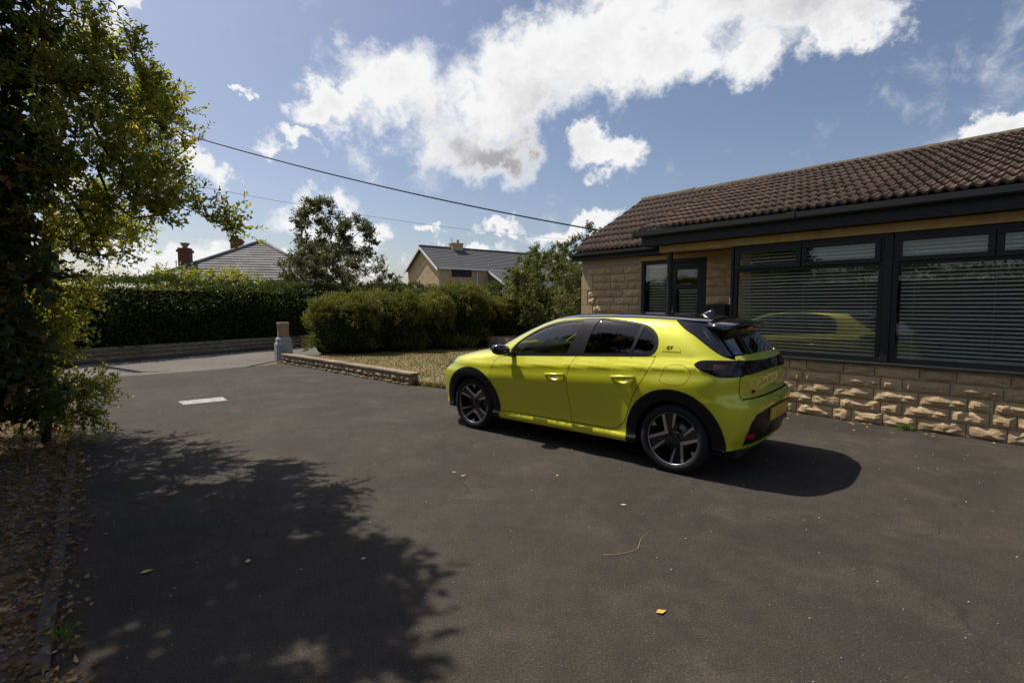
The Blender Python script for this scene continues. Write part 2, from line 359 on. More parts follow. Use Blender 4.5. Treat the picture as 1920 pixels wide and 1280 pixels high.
# lawn, slightly proud of the tarmac
def slab(name, pts, z0, z1, m):
    o = MB().prism(pts, z0, z1, 'z').build(name, m); o['kind'] = 'structure'; return o
LAWN = [(-1.1, 9.2), (-.2, 10.35), (.2, 10.85), hp(7.45, 9.1), hp(7.45, 14), (6, 26), (1.2, 24.6), (-5.7, 15.2), (-5.9, 13.95), (-1.72, 9.72)]
slab('lawn', LAWN, -.028, .022, 'lawn')
BED = KE + [(-10.4, 8.0), (-1.6, -3.2)]
slab('planting_bed', BED, -.028, .012, 'soil')
# concrete edging: separate lengths laid end to end
ed = empty('bed_edging', (KE[1][0], KE[1][1], 0), 0, 'weathered concrete edging strip along the leaf-strewn planting bed', 'edging')
def along(poly, step):
    out = []
    for a, b in zip(poly[:-1], poly[1:]):
        a = Vector((*a, 0)); b = Vector((*b, 0)); n = max(1, int((b - a).length / step + .5))
        for k in range(n): out.append((a + (b - a) * (k / n), a + (b - a) * ((k + 1) / n)))
    return out
em = MB().box(-.45, .45, -.03, .03, -.02, .045).mesh('edging_stone'); em.materials.append(MATS['concrete_edging'])
for a, b in along(KE[:4], .9):
    c = (a + b) / 2 - Vector((KE[1][0], KE[1][1], 0)); d = b - a
    o = inst('edging_stone', em, ed, (c.x + random.uniform(-.008, .008), c.y, random.uniform(-.006, .01)), (random.uniform(-.06, .06), random.uniform(-.01, .01), math.atan2(d.y, d.x) + random.uniform(-.01, .01)), (d.length / .9 * .99, 1, 1))
# leaf litter and pebbles of the bed: nobody could count them
def in_poly_pts(poly, n, r):
    xs = [p[0] for p in poly]; yv = [p[1] for p in poly]; out = []
    while len(out) < n:
        q = (r.uniform(min(xs), max(xs)), r.uniform(min(yv), max(yv)))
        ins = False; j = len(poly) - 1
        for i in range(len(poly)):
            xi, yi = poly[i]; xj, yj = poly[j]
            if (yi > q[1]) != (yj > q[1]) and q[0] < (xj - xi) * (q[1] - yi) / (yj - yi) + xi: ins = not ins
            j = i
        if ins: out.append(q)
    return np.array(out)
near_bed = [(-.2, 0), (-1.9, 1.93), (-4.73, 5.41), (-6.3, 7.4), (-7.6, 6.3), (-5.2, 3.0), (-2.4, 0)]
pp = in_poly_pts(near_bed, 9000, rng); n = len(pp)
P = np.column_stack([pp, np.full(n, .018) + rng.uniform(0, .02, n)]); D = np.column_stack([rng.normal(size=(n, 2)), rng.normal(0, .25, n)])
tag(link(bpy.data.objects.new('leaf_litter', leaves_mesh('leaf_litter', P, D, 'leaf_dry', .045, .024))), 'brown leaf litter covering the planting bed under the trees', 'leaf litter', kind='stuff')
_s = rng.uniform(0, 1, (900, 1)); _q = np.array((-1.2, 1.12)) * (1 - _s) + np.array((-4.9, 5.65)) * _s + rng.normal(0, .07, (900, 2))
link(tag(bpy.data.objects.new('edging_litter', leaves_mesh('edging_litter', np.column_stack([_q, np.where(np.abs((_q - (np.array((-1.2, 1.12)) * (1 - _s) + np.array((-4.9, 5.65)) * _s))[:, 0]) < .05, .052, .012)]), np.column_stack([rng.normal(size=(900, 2)), rng.normal(0, .2, 900)]), 'leaf_dry', .04, .02)), 'fallen leaves caught along the concrete bed edging', 'leaf litter', kind='stuff'))
pp = in_poly_pts(near_bed, 7000, rng); n = len(pp); r_ = rng.uniform(.006, .017, (n, 1, 1))
octv = np.array([(1, 0, 0), (0, 1, 0), (-1, 0, 0), (0, -1, 0), (0, 0, .7), (0, 0, -.7)])
V = octv[None] * r_ * rng.uniform(.6, 1.3, (n, 6, 1)); V = V + np.column_stack([pp, np.full(n, .016)])[:, None, :]
peb = link(bpy.data.objects.new('bed_gravel', quads_mesh('bed_gravel', V, 6, [(0, 1, 4), (1, 2, 4), (2, 3, 4), (3, 0, 4), (1, 0, 5), (2, 1, 5), (3, 2, 5), (0, 3, 5)], 'pebble')))
tag(peb, 'small pale pebbles mixed through the planting bed', 'gravel', kind='stuff')
# dry grass blades
pp = in_poly_pts(LAWN, 42000, rng); pp = pp[(pp[:, 1] < 19)]; n = len(pp)
P = np.column_stack([pp, np.full(n, .018)]); D = np.column_stack([rng.normal(0, .55, (n, 2)), np.ones(n)])
tag(link(bpy.data.objects.new('lawn_grass', leaves_mesh('lawn_grass', P, D, 'grass_dry', .055, .012))), 'parched straw-coloured grass of the front lawn', 'grass', kind='stuff')
# ragged dry grass along the foot of the low wall and the lawn edge
E_ = []
for a, b, k, w in (((-6.0, 13.62), (-1.85, 9.6), 2600, .10), ((-1.85, 9.66), (-1.1, 9.2), 700, .07), ((-1.1, 9.2), (-.2, 10.36), 900, .06), ((-.2, 10.36), (.2, 10.86), 500, .06)):
    s = rng.uniform(0, 1, (k, 1)); q = np.array(a) * (1 - s) + np.array(b) * s + rng.normal(0, w * .5, (k, 2)); E_.append(q)
E_ = np.concatenate(E_); n = len(E_)
tag(link(bpy.data.objects.new('edge_grass', leaves_mesh('edge_grass', np.column_stack([E_, np.zeros(n)]), np.column_stack([rng.normal(0, .7, (n, 2)), np.ones(n)]), 'grass_dry', .085, .012))), 'ragged dry grass along the foot of the low stone wall', 'grass', kind='stuff')

# white painted bar let into the tarmac
tag(MB().prism([(-5.23, 7.93), (-4.97, 7.66), (-4.50, 8.02), (-4.76, 8.33)], -.01, .006, 'z').build('road_marking', 'white_paint'), 'worn white painted bar on the tarmac near the lane', 'road marking')
# ------------------------------------------------------------------ the bungalow
HO = HN * 7.7; HR = -R(48.5)
hs = empty('bungalow', HO, HR, 'honey stone bungalow with brown tiled roof and dark window frames', 'house')
# local: x to the right along the front (= -t), y into the house (= D-7.7)
def rough_block(name, seed, w, h, d=.05, nx=9, nz=4):
    """pitch-faced stone: rough bulging face on local -y, arrises kept at the joint plane"""
    r = random.Random(seed); g = {}; vs = []
    for k in range(nz + 1):
        for i in range(nx + 1):
            u = i / nx; v = k / nz; edge = min(u, 1 - u) * w / .05, min(v, 1 - v) * h / .045
            e = min(1, min(edge)); b = e * (.014 + .022 * max(0, r.gauss(.55, .45))) + (.012 * math.sin(u * 7 + seed) * e)
            b += e * .022 * (.55 - v)
            vs.append((-w / 2 + w * u, -max(0, b), h * v)); g[i, k] = len(vs) - 1
    fs = []
    for k in range(nz):
        for i in range(nx):
            a, b, c, dd = g[i, k], g[i + 1, k], g[i + 1, k + 1], g[i, k + 1]
            fs += [(a, b, c), (a, c, dd)] if r.random() < .5 else [(a, b, dd), (b, c, dd)]
    n0 = len(vs); vs += [(-w / 2, d, 0), (w / 2, d, 0), (w / 2, d, h), (-w / 2, d, h)]
    fs += [tuple([g[i, 0] for i in range(nx, -1, -1)] + [n0, n0 + 1]), tuple([g[i, nz] for i in range(nx + 1)] + [n0 + 2, n0 + 3]),
           tuple([g[0, k] for k in range(nz + 1)] + [n0 + 3, n0]), tuple([g[nx, k] for k in range(nz, -1, -1)] + [n0 + 1, n0 + 2])]
    me = bpy.data.meshes.new(name); me.from_pydata(vs, [], fs); me.update(); return me
LENS = (.22, .34, .45, .45, .45, .45)
STM = {}
def stone_me(m, L, h, var):
    k = (m, L, h, var)
    if k not in STM:
        STM[k] = rough_block('stone', hash((L, var)) % 999 + var * 13, L - .012, h - .012, nx=max(4, int(L / .062))); STM[k].materials.append(MATS[m])
    return STM[k]
def course_wall(parent, x0, x1, y, z0, nc, h, m, r, zs=None):
    for c in range(nc):
        x = x0; first = True
        while x < x1 - .02:
            L = r.choice(LENS) if not first else r.choice((.22, .30, .45)); first = False
            if x1 - x - L < .15: L = round(x1 - x, 3)
            if L > .62: L = .45
            inst('stone', stone_me(m, L, h, r.randrange(5)), parent, (x + L / 2, y, z0 + c * h + .006)); x += L
r = random.Random(5)
# walls: backing in mortar with coursed stone on the faces that show
wf = MB().box(-3.58, 3.6, 0.012, .20, -.05, .757).build('wall', 'mortar', hs)
course_wall(wf, -3.58, 3.6, 0.0, .0, 5, .1515, 'stone_pitched', r)
wl_ = MB().box(-7.2, -5.72, .662, .85, -.05, 2.46).box(-4.41, -3.45, .662, .85, -.05, 2.46).box(-5.72, -4.41, .662, .85, 2.33, 2.46).build('wall', 'mortar', hs)
for k in range(14):      # dressed quoins at the corner
    L = .30 if (k // 2) % 2 == 0 else .16
    if k % 2 == 0: inst_me = MB().box(-7.205, -7.205 + L, .642, .70, k * .1515 + .004, (k + 2) * .1515 - .004).build('quoin', 'stone_dressed', wl_, .004)
for c in range(15):
    h = .1515; x0 = -7.2 + (.30 if (c // 4 * 0 + (c // 2)) % 2 == 0 else .16) + .003
    sub = [(x0, -5.72), (-4.41, -3.66)]
    for a, b in sub:
        x = a; first = True
        while x < b - .02:
            L = r.choice(LENS)
            if b - x - L < .15: L = round(b - x, 3)
            if L > .62: L = .38
            inst('stone', stone_me('stone_pitched', L, h, r.randrange(5)), wl_, (x + L / 2, .65, c * h + .006)); x += L
# side, back and return walls
MB().prism([(.86, -.05), (5.6, -.05), (5.6, 2.55), (3.1, 3.98), (.86, 2.68)], -7.2, -7.02, 'x').build('gable_wall', 'stone_dressed', hs)
MB().box(-7.02, 3.6, 5.42, 5.6, -.05, 2.6).box(3.42, 3.6, .2, 5.42, -.05, 2.6).build('rear_wall', 'stone_dressed', hs)
MB().box(-3.58, -3.45, .2, .662, -.05, 2.38).build('porch_return', 'stone_dressed', hs)
# room behind the windows
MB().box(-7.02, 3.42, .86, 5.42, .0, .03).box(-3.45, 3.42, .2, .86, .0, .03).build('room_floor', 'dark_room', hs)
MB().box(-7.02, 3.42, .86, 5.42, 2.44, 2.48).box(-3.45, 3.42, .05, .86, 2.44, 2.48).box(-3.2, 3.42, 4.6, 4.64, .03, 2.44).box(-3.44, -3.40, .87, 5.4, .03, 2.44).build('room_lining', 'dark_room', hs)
# bay window: frame, mullions, transom, opening lights
def bay(x0, x1):
    w = empty('window'); w.parent = hs
    m = MB(); F0, F1 = -.015, .055
    m.box(x0, x1, F0, F1, .795, .852).box(x0, x1, F0, F1, 2.33, 2.385).box(x0, x1, F0, F1, 1.995, 2.058)
    m.box(x0, x0 + .055, F0, F1, .852, 1.995).box(x1 - .055, x1, F0, F1, .852, 1.995).box(x0, x0 + .055, F0, F1, 2.058, 2.33).box(x1 - .055, x1, F0, F1, 2.058, 2.33)
    xm = (x0 + x1) / 2; m.box(xm - .028, xm + .028, F0, F1, 2.058, 2.33); m.build('frame', 'black_upvc', w, .005)
    MB().box(x0 + .04, x1 - .04, .018, .024, .84, 2.005).build('pane', 'window_glass', w)
    for a, b in ((x0 + .035, xm - .008), (xm + .008, x1 - .035)):
        s = MB(); y0, y1 = -.045, -.016
        s.box(a, b, y0, y1, 2.035, 2.095).box(a, b, y0, y1, 2.275, 2.335).box(a, a + .06, y0, y1, 2.095, 2.275).box(b - .06, b, y0, y1, 2.095, 2.275)
        sa = s.build('opening_light', 'black_upvc', w, .006)
        MB().box(a + .05, b - .05, -.032, -.026, 2.085, 2.285).build('pane', 'window_glass', w)
    return w
bays = [(-3.62, -1.735), (-1.645, .20), (.29, 2.1)]
for a, b in bays: bay(a, b)
for a, b in zip(bays[:-1], bays[1:]): box('mullion', 'black_upvc', hs, a[1], b[0], -.03, .07, .795, 2.385, .006)
box('jamb_post', 'black_upvc', hs, -3.66, -3.622, -.03, .10, .757, 2.385, .004)
MB().prism([(-.075, .757), (.06, .757), (.06, .793), (-.02, .793), (-.075, .782)], -3.70, 3.5, 'x').build('window_sill', 'black_upvc', hs, .004)
MB().box(2.1, 3.6, .0, .2, .76, 2.385).build('wall', 'stone_dressed', hs)
# lintel band, beam over the porch, fascia, gutter, soffit
MB().box(-4.89, 3.6, -.06, .18, 2.389, 2.50).build('lintel', 'lintel_stone', hs, .004)
MB().box(-5.75, -3.67, .60, .80, 2.335, 2.42).build('lintel', 'lintel_stone', hs, .004)
MB().box(-5.12, 3.7, -.235, -.205, 2.50, 2.685).build('fascia', 'black_upvc', hs, .003)
MB().box(-5.12, -5.09, -.205, .66, 2.50, 2.72).build('fascia', 'black_upvc', hs, .003)
MB().box(-5.09, 3.7, -.205, .05, 2.505, 2.52).box(-5.09, -3.60, .19, .66, 2.43, 2.445).build('soffit', 'black_upvc', hs)
MB().box(-7.34, -5.125, .50, .528, 2.43, 2.575).build('fascia', 'black_upvc', hs, .003)
MB().box(-7.34, -5.125, .528, .66, 2.435, 2.45).build('soffit', 'black_upvc', hs)
MB().prism([(.49, 2.43), (3.1, 3.915), (5.9, 2.43), (5.9, 2.55), (3.1, 4.035), (.49, 2.56)], -7.345, -7.315, 'x').build('barge_board', 'black_upvc', hs)
gp = [(-.345, 2.735), (-.345, 2.665), (-.33, 2.645), (-.255, 2.645), (-.238, 2.665), (-.238, 2.735), (-.246, 2.735), (-.246, 2.668), (-.26, 2.655), (-.325, 2.655), (-.336, 2.668), (-.336, 2.735)]
gt = MB().prism(gp, -5.2, 3.7, 'x').build('gutter', 'black_gutter', hs)
MB().prism([(-.352, 2.742), (-.352, 2.662), (-.333, 2.638), (-.252, 2.638), (-.234, 2.662), (-.234, 2.742)], -5.235, -5.195, 'x').build('end_cap', 'black_gutter', gt, .004)
for x in (-2.72, .3): MB().prism([(-.352, 2.738), (-.352, 2.662), (-.333, 2.640), (-.252, 2.640), (-.236, 2.662), (-.236, 2.738)], x - .05, x + .05, 'x').build('union_bracket', 'black_gutter', gt, .003)
gq = [(y + .735, z - .155) for y, z in gp]
MB().prism([(.40, 2.575), (.40, 2.53), (.415, 2.515), (.48, 2.515), (.497, 2.53), (.497, 2.575), (.49, 2.575), (.485, 2.53), (.41, 2.53), (.408, 2.575)], -7.36, -5.13, 'x').build('gutter', 'black_gutter', hs)
MB().lathe([(.046, 0), (.046, 2.39)], 18, 'z', (-4.70, -.02, 0)).build('porch_post', 'black_upvc', hs)
MB().lathe([(.0, 2.424), (.05, 2.424), (.055, 2.428)], 16, 'z', (-4.05, .40, 0)).build('downlight', 'chrome', hs)
# entrance: side light and glazed door
en = empty('entrance'); en.parent = hs
m = MB(); m.box(-5.72, -4.41, .655, .715, 2.265, 2.33).box(-5.72, -5.655, .655, .715, 0, 2.265).box(-4.475, -4.41, .655, .715, 0, 2.265).box(-5.17, -5.09, .655, .715, 0, 2.265).box(-5.655, -5.17, .655, .715, 0, .07)
m.build('door_frame', 'black_upvc', en, .005)
MB().box(-5.66, -5.165, .682, .688, .065, 2.27).build('pane', 'window_glass', en)
m = MB(); m.box(-5.088, -4.985, .665, .71, .02, 2.262).box(-4.58, -4.478, .665, .71, .02, 2.262).box(-4.985, -4.58, .665, .71, .02, .25).box(-4.985, -4.58, .665, .71, 2.14, 2.262).box(-4.985, -4.58, .665, .71, 1.80, 1.88)
dl = m.build('door_leaf', 'black_upvc', en, .005)
MB().box(-4.99, -4.575, .684, .690, .245, 2.145).build('pane', 'window_glass', en)
MB().tube([(-5.03, .61, .75), (-5.03, .61, 1.78)], .013, 8).tube([(-5.03, .61, .85), (-5.03, .67, .85)], .01, 8).tube([(-5.03, .61, 1.7), (-5.03, .67, 1.7)], .01, 8).build('pull_handle', 'chrome', en)
MB().box(-4.33, -3.97, .47, .642, 1.05, 1.52).build('post_box', 'black_upvc', hs, .02)
MB().box(-3.672, -3.655, -.035, -.005, 1.52, 1.62).build('doorbell', 'white_upvc', hs, .004)
# roof: two slopes sharing the ridge; the right one is carried out over the bay
def slope(y0, z0): 
    dy, dz = 3.1 - y0, 4.055 - z0; L = math.hypot(dy, dz); return L, math.atan2(dz, dy)
TW, TH = .23, .345
def tile_mesh():
    nx = 12; prof = []
    for i in range(nx + 1):
        u = i / nx; ph = (u * 2) % 1.0
        hgt = .036 * (max(0, math.sin(math.pi * min(1, max(0, (ph - .42) / .5)))) ** .8)
        prof.append((u * TW, hgt))
    vs = []; fs = []
    for (y, dz) in ((0, .044), (TH + .05, .006)):
        vs += [(x, y, h + dz) for x, h in prof]
    n = nx + 1; vs += [(x, 0, h + .010) for x, h in prof]
    for i in range(nx): fs += [(i, i + 1, n + i + 1, n + i), (2 * n + i, 2 * n + i + 1, i + 1, i)]
    me = bpy.data.meshes.new('tile'); me.from_pydata(vs, [], fs); me.update(); me.polygons.foreach_set('use_smooth', [i % 2 == 0 for i in range(len(fs))])
    me.materials.append(MATS['roof_tile']); return me
tm = tile_mesh()
rf = empty('roof'); rf.parent = hs
# structural deck under the tiles
def deck(x0, x1, y0, z0):
    MB().prism([(y0 + .04, z0 - .035), (3.1, 4.02), (3.1, 3.96), (y0 + .04, z0 - .10)], x0, x1, 'x').build('deck', 'black_upvc', rf)
deck(-7.30, -5.1, .46, 2.575); deck(-5.1, 3.7, -.29, 2.73)
MB().prism([(3.1, 4.02), (6.0, 2.45), (6.0, 2.38), (3.1, 3.95)], -7.3, 3.7, 'x').build('rear_slope', 'slate_dark', rf)
cand = []
for (x0, x1, y0, z0) in ((-7.36, -5.06, .44, 2.585), (-5.13, 3.6, -.30, 2.745)):
    L, a = slope(y0, z0); rows = int(L / TH) + 1; cols = int((x1 - x0) / TW + .5)
    for k in range(rows):
        for c in range(cols):
            if x0 > -5.5 or x0 + (c + 1) * TW <= -5.04:
                s = min(k * TH, L - TH * .9); cand.append((x0 + c * TW, y0 + math.cos(a) * s, z0 + math.sin(a) * s, a))
cand.sort(key=lambda q: (q[0] > .2, (q[0] - 0) ** 2 * 0 + (Vector((q[0], q[1], 0)) - Vector((-.9, -7.7, 0))).length))
for q in cand[:300]: inst('roof_tile', tm, rf, q[:3], (q[3] + random.uniform(-.012, .012), random.uniform(-.008, .008), random.uniform(-.01, .01)))
tv = np.array([v.co for v in tm.vertices]); tf = [tuple(p.vertices) for p in tm.polygons]; mb = MB()
for q in cand[300:]:
    c, s = math.cos(q[3] + random.uniform(-.01, .01)), math.sin(q[3]); mb.add([(q[0] + v[0], q[1] + v[1] * c - v[2] * s, q[2] + v[1] * s + v[2] * c) for v in tv], tf, True)
tag(mb.build('roof_tile_field', 'roof_tile', rf, fixn=False), kind='stuff')
rm = MB(); pr = [(.125 * math.cos(R(q)), .085 * math.sin(R(q))) for q in range(-10, 191, 20)]
vs = [(x, y, z) for x in (0, .45) for y, z in pr] + [(x, y * .86, z * .86) for x in (0, .45) for y, z in pr]; n = len(pr)
fs = [(i, i + 1, n + i + 1, n + i) for i in range(n - 1)] + [(2 * n + i + 1, 2 * n + i, 3 * n + i, 3 * n + i + 1) for i in range(n - 1)] + [(i + 1, i, 2 * n + i, 2 * n + i + 1) for i in range(n - 1)]
rme = MB().add(vs, fs, True).mesh('ridge_tile'); rme.materials.append(MATS['ridge_mossy'])
x = -7.36
while x < 3.4: inst('ridge_tile', rme, rf, (x, 3.1, 4.035 + random.uniform(-.004, .006)), (0, random.uniform(-.01, .01), random.uniform(-.012, .012)), (1.0, 1, 1)); x += .447
# blinds hang inside the windows: things of their own
sl = MB().add([(-.5, -.024, -.003), (.5, -.024, -.003), (.5, 0, .002), (-.5, 0, .002), (.5, .024, -.003), (-.5, .024, -.003)], [(0, 1, 2, 3), (3, 2, 4, 5)]).mesh('slat'); sl.materials.append(MATS['blind_slat'])
def hw(x, y, z=0): v = HO + HN * y - HU * x; return Vector((v.x, v.y, z))
def blind(x0, x1, y, z0, z1, pitch, label, tilt=.62):
    b = empty('venetian_blind', hw((x0 + x1) / 2, y, z0), HR, label, 'blind', 'white venetian blinds in the bungalow windows')
    w = x1 - x0; z = .03
    while z < z1 - z0 - .03: inst('slat', sl, b, (0, 0, z), (tilt + random.uniform(-.02, .02), random.uniform(-.0012, .0012), 0), (w, 1, 1)); z += pitch
    MB().box(-w / 2, w / 2, -.025, .025, z1 - z0 - .03, z1 - z0).build('head_rail', 'blind_slat', b); MB().box(-w / 2, w / 2, -.022, .022, 0, .014).build('bottom_rail', 'blind_slat', b)
    for k in np.linspace(-w / 2 + .14, w / 2 - .14, max(2, int(w / .55))): MB().tube([(k, -.027, .01), (k, -.027, z1 - z0 - .02)], .0018, 5).build('cord', 'blind_slat', b)
blind(-3.56, -1.80, .125, .84, 2.31, .0475, 'white slatted blind in the left bay window beside the porch')
blind(-1.58, .14, .125, .84, 2.31, .0475, 'white slatted blind in the bay window at the right edge of frame')
blind(-5.63, -5.19, .80, .10, 2.25, .052, 'white slatted blind in the entrance side light behind the post')
blind(-4.97, -4.60, .75, .25, 1.79, .052, 'white slatted blind in the glazed front door')
cu = MB()
for k in range(12): cu.tube([(-.06 + .011 * k, .012 * (k % 2), .03), (-.06 + .011 * k, .012 * (k % 2), 1.72)], .012, 6)
co = cu.build('curtain', 'curtain'); co.location = hw(-5.24, .90); co.rotation_euler = (0, 0, HR); tag(co, 'pale curtain hanging behind the entrance side light', 'curtain')

# ------------------------------------------------------------------ low wall, pillar, planter
lw = empty('garden_wall', (-3.95, 11.62, 0), math.atan2(13.62 - 9.68, -6.05 + 1.84), 'low stone garden wall with flat coping between lawn and driveway', 'wall')
Lw = math.hypot(13.62 - 9.68, -6.05 + 1.84); box('core', 'stone_old', lw, -Lw / 2 + .02, Lw / 2, -.075, .075, -.03, .17)
r = random.Random(9)
for sgn in (1, -1):
    x = -Lw / 2
    while x < Lw / 2 - .05:
        L = min(r.choice((.26, .34, .42)), Lw / 2 - x); me = stone_me('stone_old', round(L, 2), .125, r.randrange(4)); inst('stone', me, lw, (x + L / 2, sgn * .085, .055), (0, 0, 0 if sgn < 0 else math.pi)); x += L
inst('stone', stone_me('stone_old', .17, .125, 1), lw, (-Lw / 2 + .004, 0, .055), (0, 0, -math.pi / 2))
x = -Lw / 2 - .03
while x < Lw / 2 - .1:
    L = min(r.uniform(.42, .6), Lw / 2 - x); box('coping_slab', 'stone_old', lw, x + .004, x + L - .004, -.112, .112, .182 + r.uniform(0, .006), .228 + r.uniform(0, .006), .008); x += L
for k in range(46):
    xx = -Lw / 2 + Lw * (k + .5) / 46; s = r.uniform(.04, .09)
    m = MB(); q = [(r.uniform(.7, 1.1) * s * math.cos(a), r.uniform(.5, .9) * s * .6 * math.sin(a)) for a in np.linspace(0, 6.0, 7)]
    m.prism(q, -.02, r.uniform(.025, .06), 'z'); o = m.build('footing_stone', 'stone_old', lw); o.location = (xx, .165 + r.uniform(-.02, .03), 0)
pi = empty('gate_pillar', (-6.22, 13.9, 0), R(20), 'grey octagonal stone gate pillar topped by a buff clay pot', 'pillar')
def octo(rs): return rs
MB().lathe([(.0, 0), (.232, 0), (.232, .45), (.226, .47), (.198, .52), (.202, .53), (.202, .60), (.185, .615), (.165, .64), (.165, .66), (.0, .66)], 8, 'z', smooth=False).build('shaft', 'stone_grey', pi, .006)
MB().box(-.08, .08, -.245, -.20, .02, .47).build('face_panel', 'stone_grey', pi, .01)
pm = MB().lathe([(.0, .66), (.15, .66), (.152, .70), (.142, .73), (.150, .98), (.157, 1.0), (.157, 1.045), (.125, 1.05), (.12, .95), (.0, .95)], 20).build('clay_pot', 'terracotta', pi)
pb = empty('raised_bed', (.35, 18.3, .02), R(40), 'weathered timber raised bed on the lawn behind the car', 'planter')
for k in range(2):
    for (x0, x1, y0, y1) in ((-1.1, 1.1, -.6, -.54), (-1.1, 1.1, .54, .6), (-1.1, -1.04, -.54, .54), (1.04, 1.1, -.54, .54)): box('board', 'wood_weathered', pb, x0, x1, y0, y1, k * .19 + .002, k * .19 + .186, .006)
box('soil_fill', 'soil', pb, -1.04, 1.04, -.54, .54, 0, .29)
# ------------------------------------------------------------------ the car
def lut(t, x):
    if x <= t[0][0]: return t[0][1]
    n = len(t)
    for i in range(n - 1):
        x0, y0 = t[i]; x1, y1 = t[i + 1]
        if x <= x1:
            xa, ya = t[i - 1] if i > 0 else (x0, y0); xb, yb = t[i + 2] if i + 2 < n else (x1, y1)
            m0 = (y1 - ya) / (x1 - xa); m1 = (yb - y0) / (xb - x0); h = x1 - x0; s = (x - x0) / h; s2 = s * s; s3 = s2 * s
            return (2 * s3 - 3 * s2 + 1) * y0 + (s3 - 2 * s2 + s) * h * m0 + (3 * s2 - 2 * s3) * y1 + (s3 - s2) * h * m1
    return t[-1][1]
def sst(a, b, x):
    s = min(1, max(0, (x - a) / (b - a))); return s * s * (3 - 2 * s)
W_LOW = [(.14, .77), (.18, .806), (.215, .838), (.25, .846), (.278, .826), (.30, .819), (.34, .820), (.42, .831), (.52, .846), (.60, .859), (.65, .8665), (.70, .8715), (.74, .869), (.785, .8605), (.82, .857), (.842, .8575), (.858, .851), (.88, .838), (.91, .821), (.95, .798), (1.0, .778)]
W_UP = [(0, .798), (.12, .782), (.3, .752), (.5, .712), (.7, .664), (.8, .632), (.87, .598), (.92, .55), (.955, .475), (.98, .36), (.993, .22), (1.0, .0)]
ROOF = [(-.6, 1.30), (-.35, 1.362), (0, 1.402), (.4, 1.424), (.8, 1.430), (1.2, 1.421), (1.5, 1.398), (1.8, 1.355), (2.2, 1.27), (2.6, 1.17)]
REAR = [(.14, -.46), (.25, -.575), (.35, -.625), (.48, -.655), (.58, -.662), (.65, -.657), (.69, -.635), (.72, -.60), (.78, -.588), (.86, -.592), (.90, -.594), (1.0, -.572), (1.04, -.548), (1.08, -.505), (1.15, -.440), (1.25, -.348), (1.32, -.285), (1.36, -.25), (1.44, -.18)]
NOSE = [(.14, 3.25), (.25, 3.36), (.35, 3.405), (.5, 3.42), (.62, 3.405), (.70, 3.365), (.76, 3.31), (.82, 3.27), (1.0, 3.2)]
SCREEN = [(.85, 2.76), (.90, 2.67), (.97, 2.53), (1.06, 2.385), (1.2, 2.11), (1.34, 1.78), (1.39, 1.62), (1.44, 1.42)]
BON = [(1.8, 1.7), (2.0, 1.13), (2.12, 1.045), (2.25, 1.02), (2.4, 1.0), (2.64, .968), (2.85, .928), (3.03, .884), (3.2, .822), (3.32, .765), (3.42, .70)]
def belt(x): return .932 + .059 * (1.93 - min(x, 2.3))
def Yr(d):
    q = 1 - d / .75
    return 0. if d <= 0 else ((1 - q ** 6.3) ** (1 / 3.) if q > 0 else 1.)
def Yn(e):
    q = 1 - e / .95
    return 0. if e <= 0 else ((1 - q ** 4.6) ** (1 / 2.2) if q > 0 else 1.)
def Yw(e):
    q = 1 - e / .5
    return 0. if e <= 0 else ((1 - q * q) ** (1 / 2.4) if q > 0 else 1.)
ARCHES = ((.01, .31), (2.55, .31))
def ys_low(x, z):
    zz = z - (belt(x) - .95) * sst(.35, .8, z)
    w = lut(W_LOW, zz)
    for cx, cz in ARCHES:
        d = math.hypot(x - cx, z - cz); w += .018 * math.exp(-((d - .42) / .12) ** 2) * sst(.1, .3, z)
    q = (z - (lut(BON, x) - .13)) / .13
    cap = 1. if q <= 0 else (0. if q >= 1 else (1 - q ** 3) ** (1 / 2.6))
    return w * cap * Yr(x - lut(REAR, z)) * Yn(lut(NOSE, z) - x)
def ys_up(x, z):
    b = belt(x); t = lut(ROOF, x); v = (z - b) / (t - b)
    if v >= 1: return 0.
    w = lut(W_UP, v) if v > 0 else .798 - v * (t - b) * .5
    return w * Yr(x - lut(REAR, z)) * Yw(lut(SCREEN, z) - x)
def ys(x, z):
    if x > 2.05: return max(ys_low(x, z), ys_up(x, z) if z > .93 else 0.)
    return ys_low(x, z) if z <= belt(x) else ys_up(x, z)
def bis(f, a, b, n=26):
    for _ in range(n):
        m = .5 * (a + b)
        if f(m) > 0: a = m
        else: b = m
    return .5 * (a + b)
def grad(fn, x, y, z, e=.004):
    g = Vector((-(fn(x + e, z) - fn(x - e, z)) / (2 * e), 1. if y >= 0 else -1., -(fn(x, z + e) - fn(x, z - e)) / (2 * e)))
    if g.length < 1e-6: return Vector((0, 0, 1))
    return g.normalized()
def pj_side(fn): return lambda a, b: (a, fn(a, b), b)
def pj_rear(fn): return lambda a, b: (bis(lambda x: max(abs(a), 1e-3) - fn(x, b), -.75, .6), a, b)
def pj_front(fn, x0): return lambda a, b: (bis(lambda x: fn(x, b) - max(abs(a), 1e-3), x0, 3.5), a, b)
def pj_top(fn, z0, z1): return lambda a, b: (a, b, bis(lambda z: fn(a, z) - max(abs(b), 1e-3), z0, z1))
def inpoly(p, poly):
    x, y = p; r = False; j = len(poly) - 1
    for i in range(len(poly)):
        xi, yi = poly[i]; xj, yj = poly[j]
        if (yi > y) != (yj > y) and x < (xj - xi) * (y - yi) / (yj - yi) + xi: r = not r
        j = i
    return r
def area2(poly): return sum(poly[i][0] * poly[(i + 1) % len(poly)][1] - poly[(i + 1) % len(poly)][0] * poly[i][1] for i in range(len(poly)))
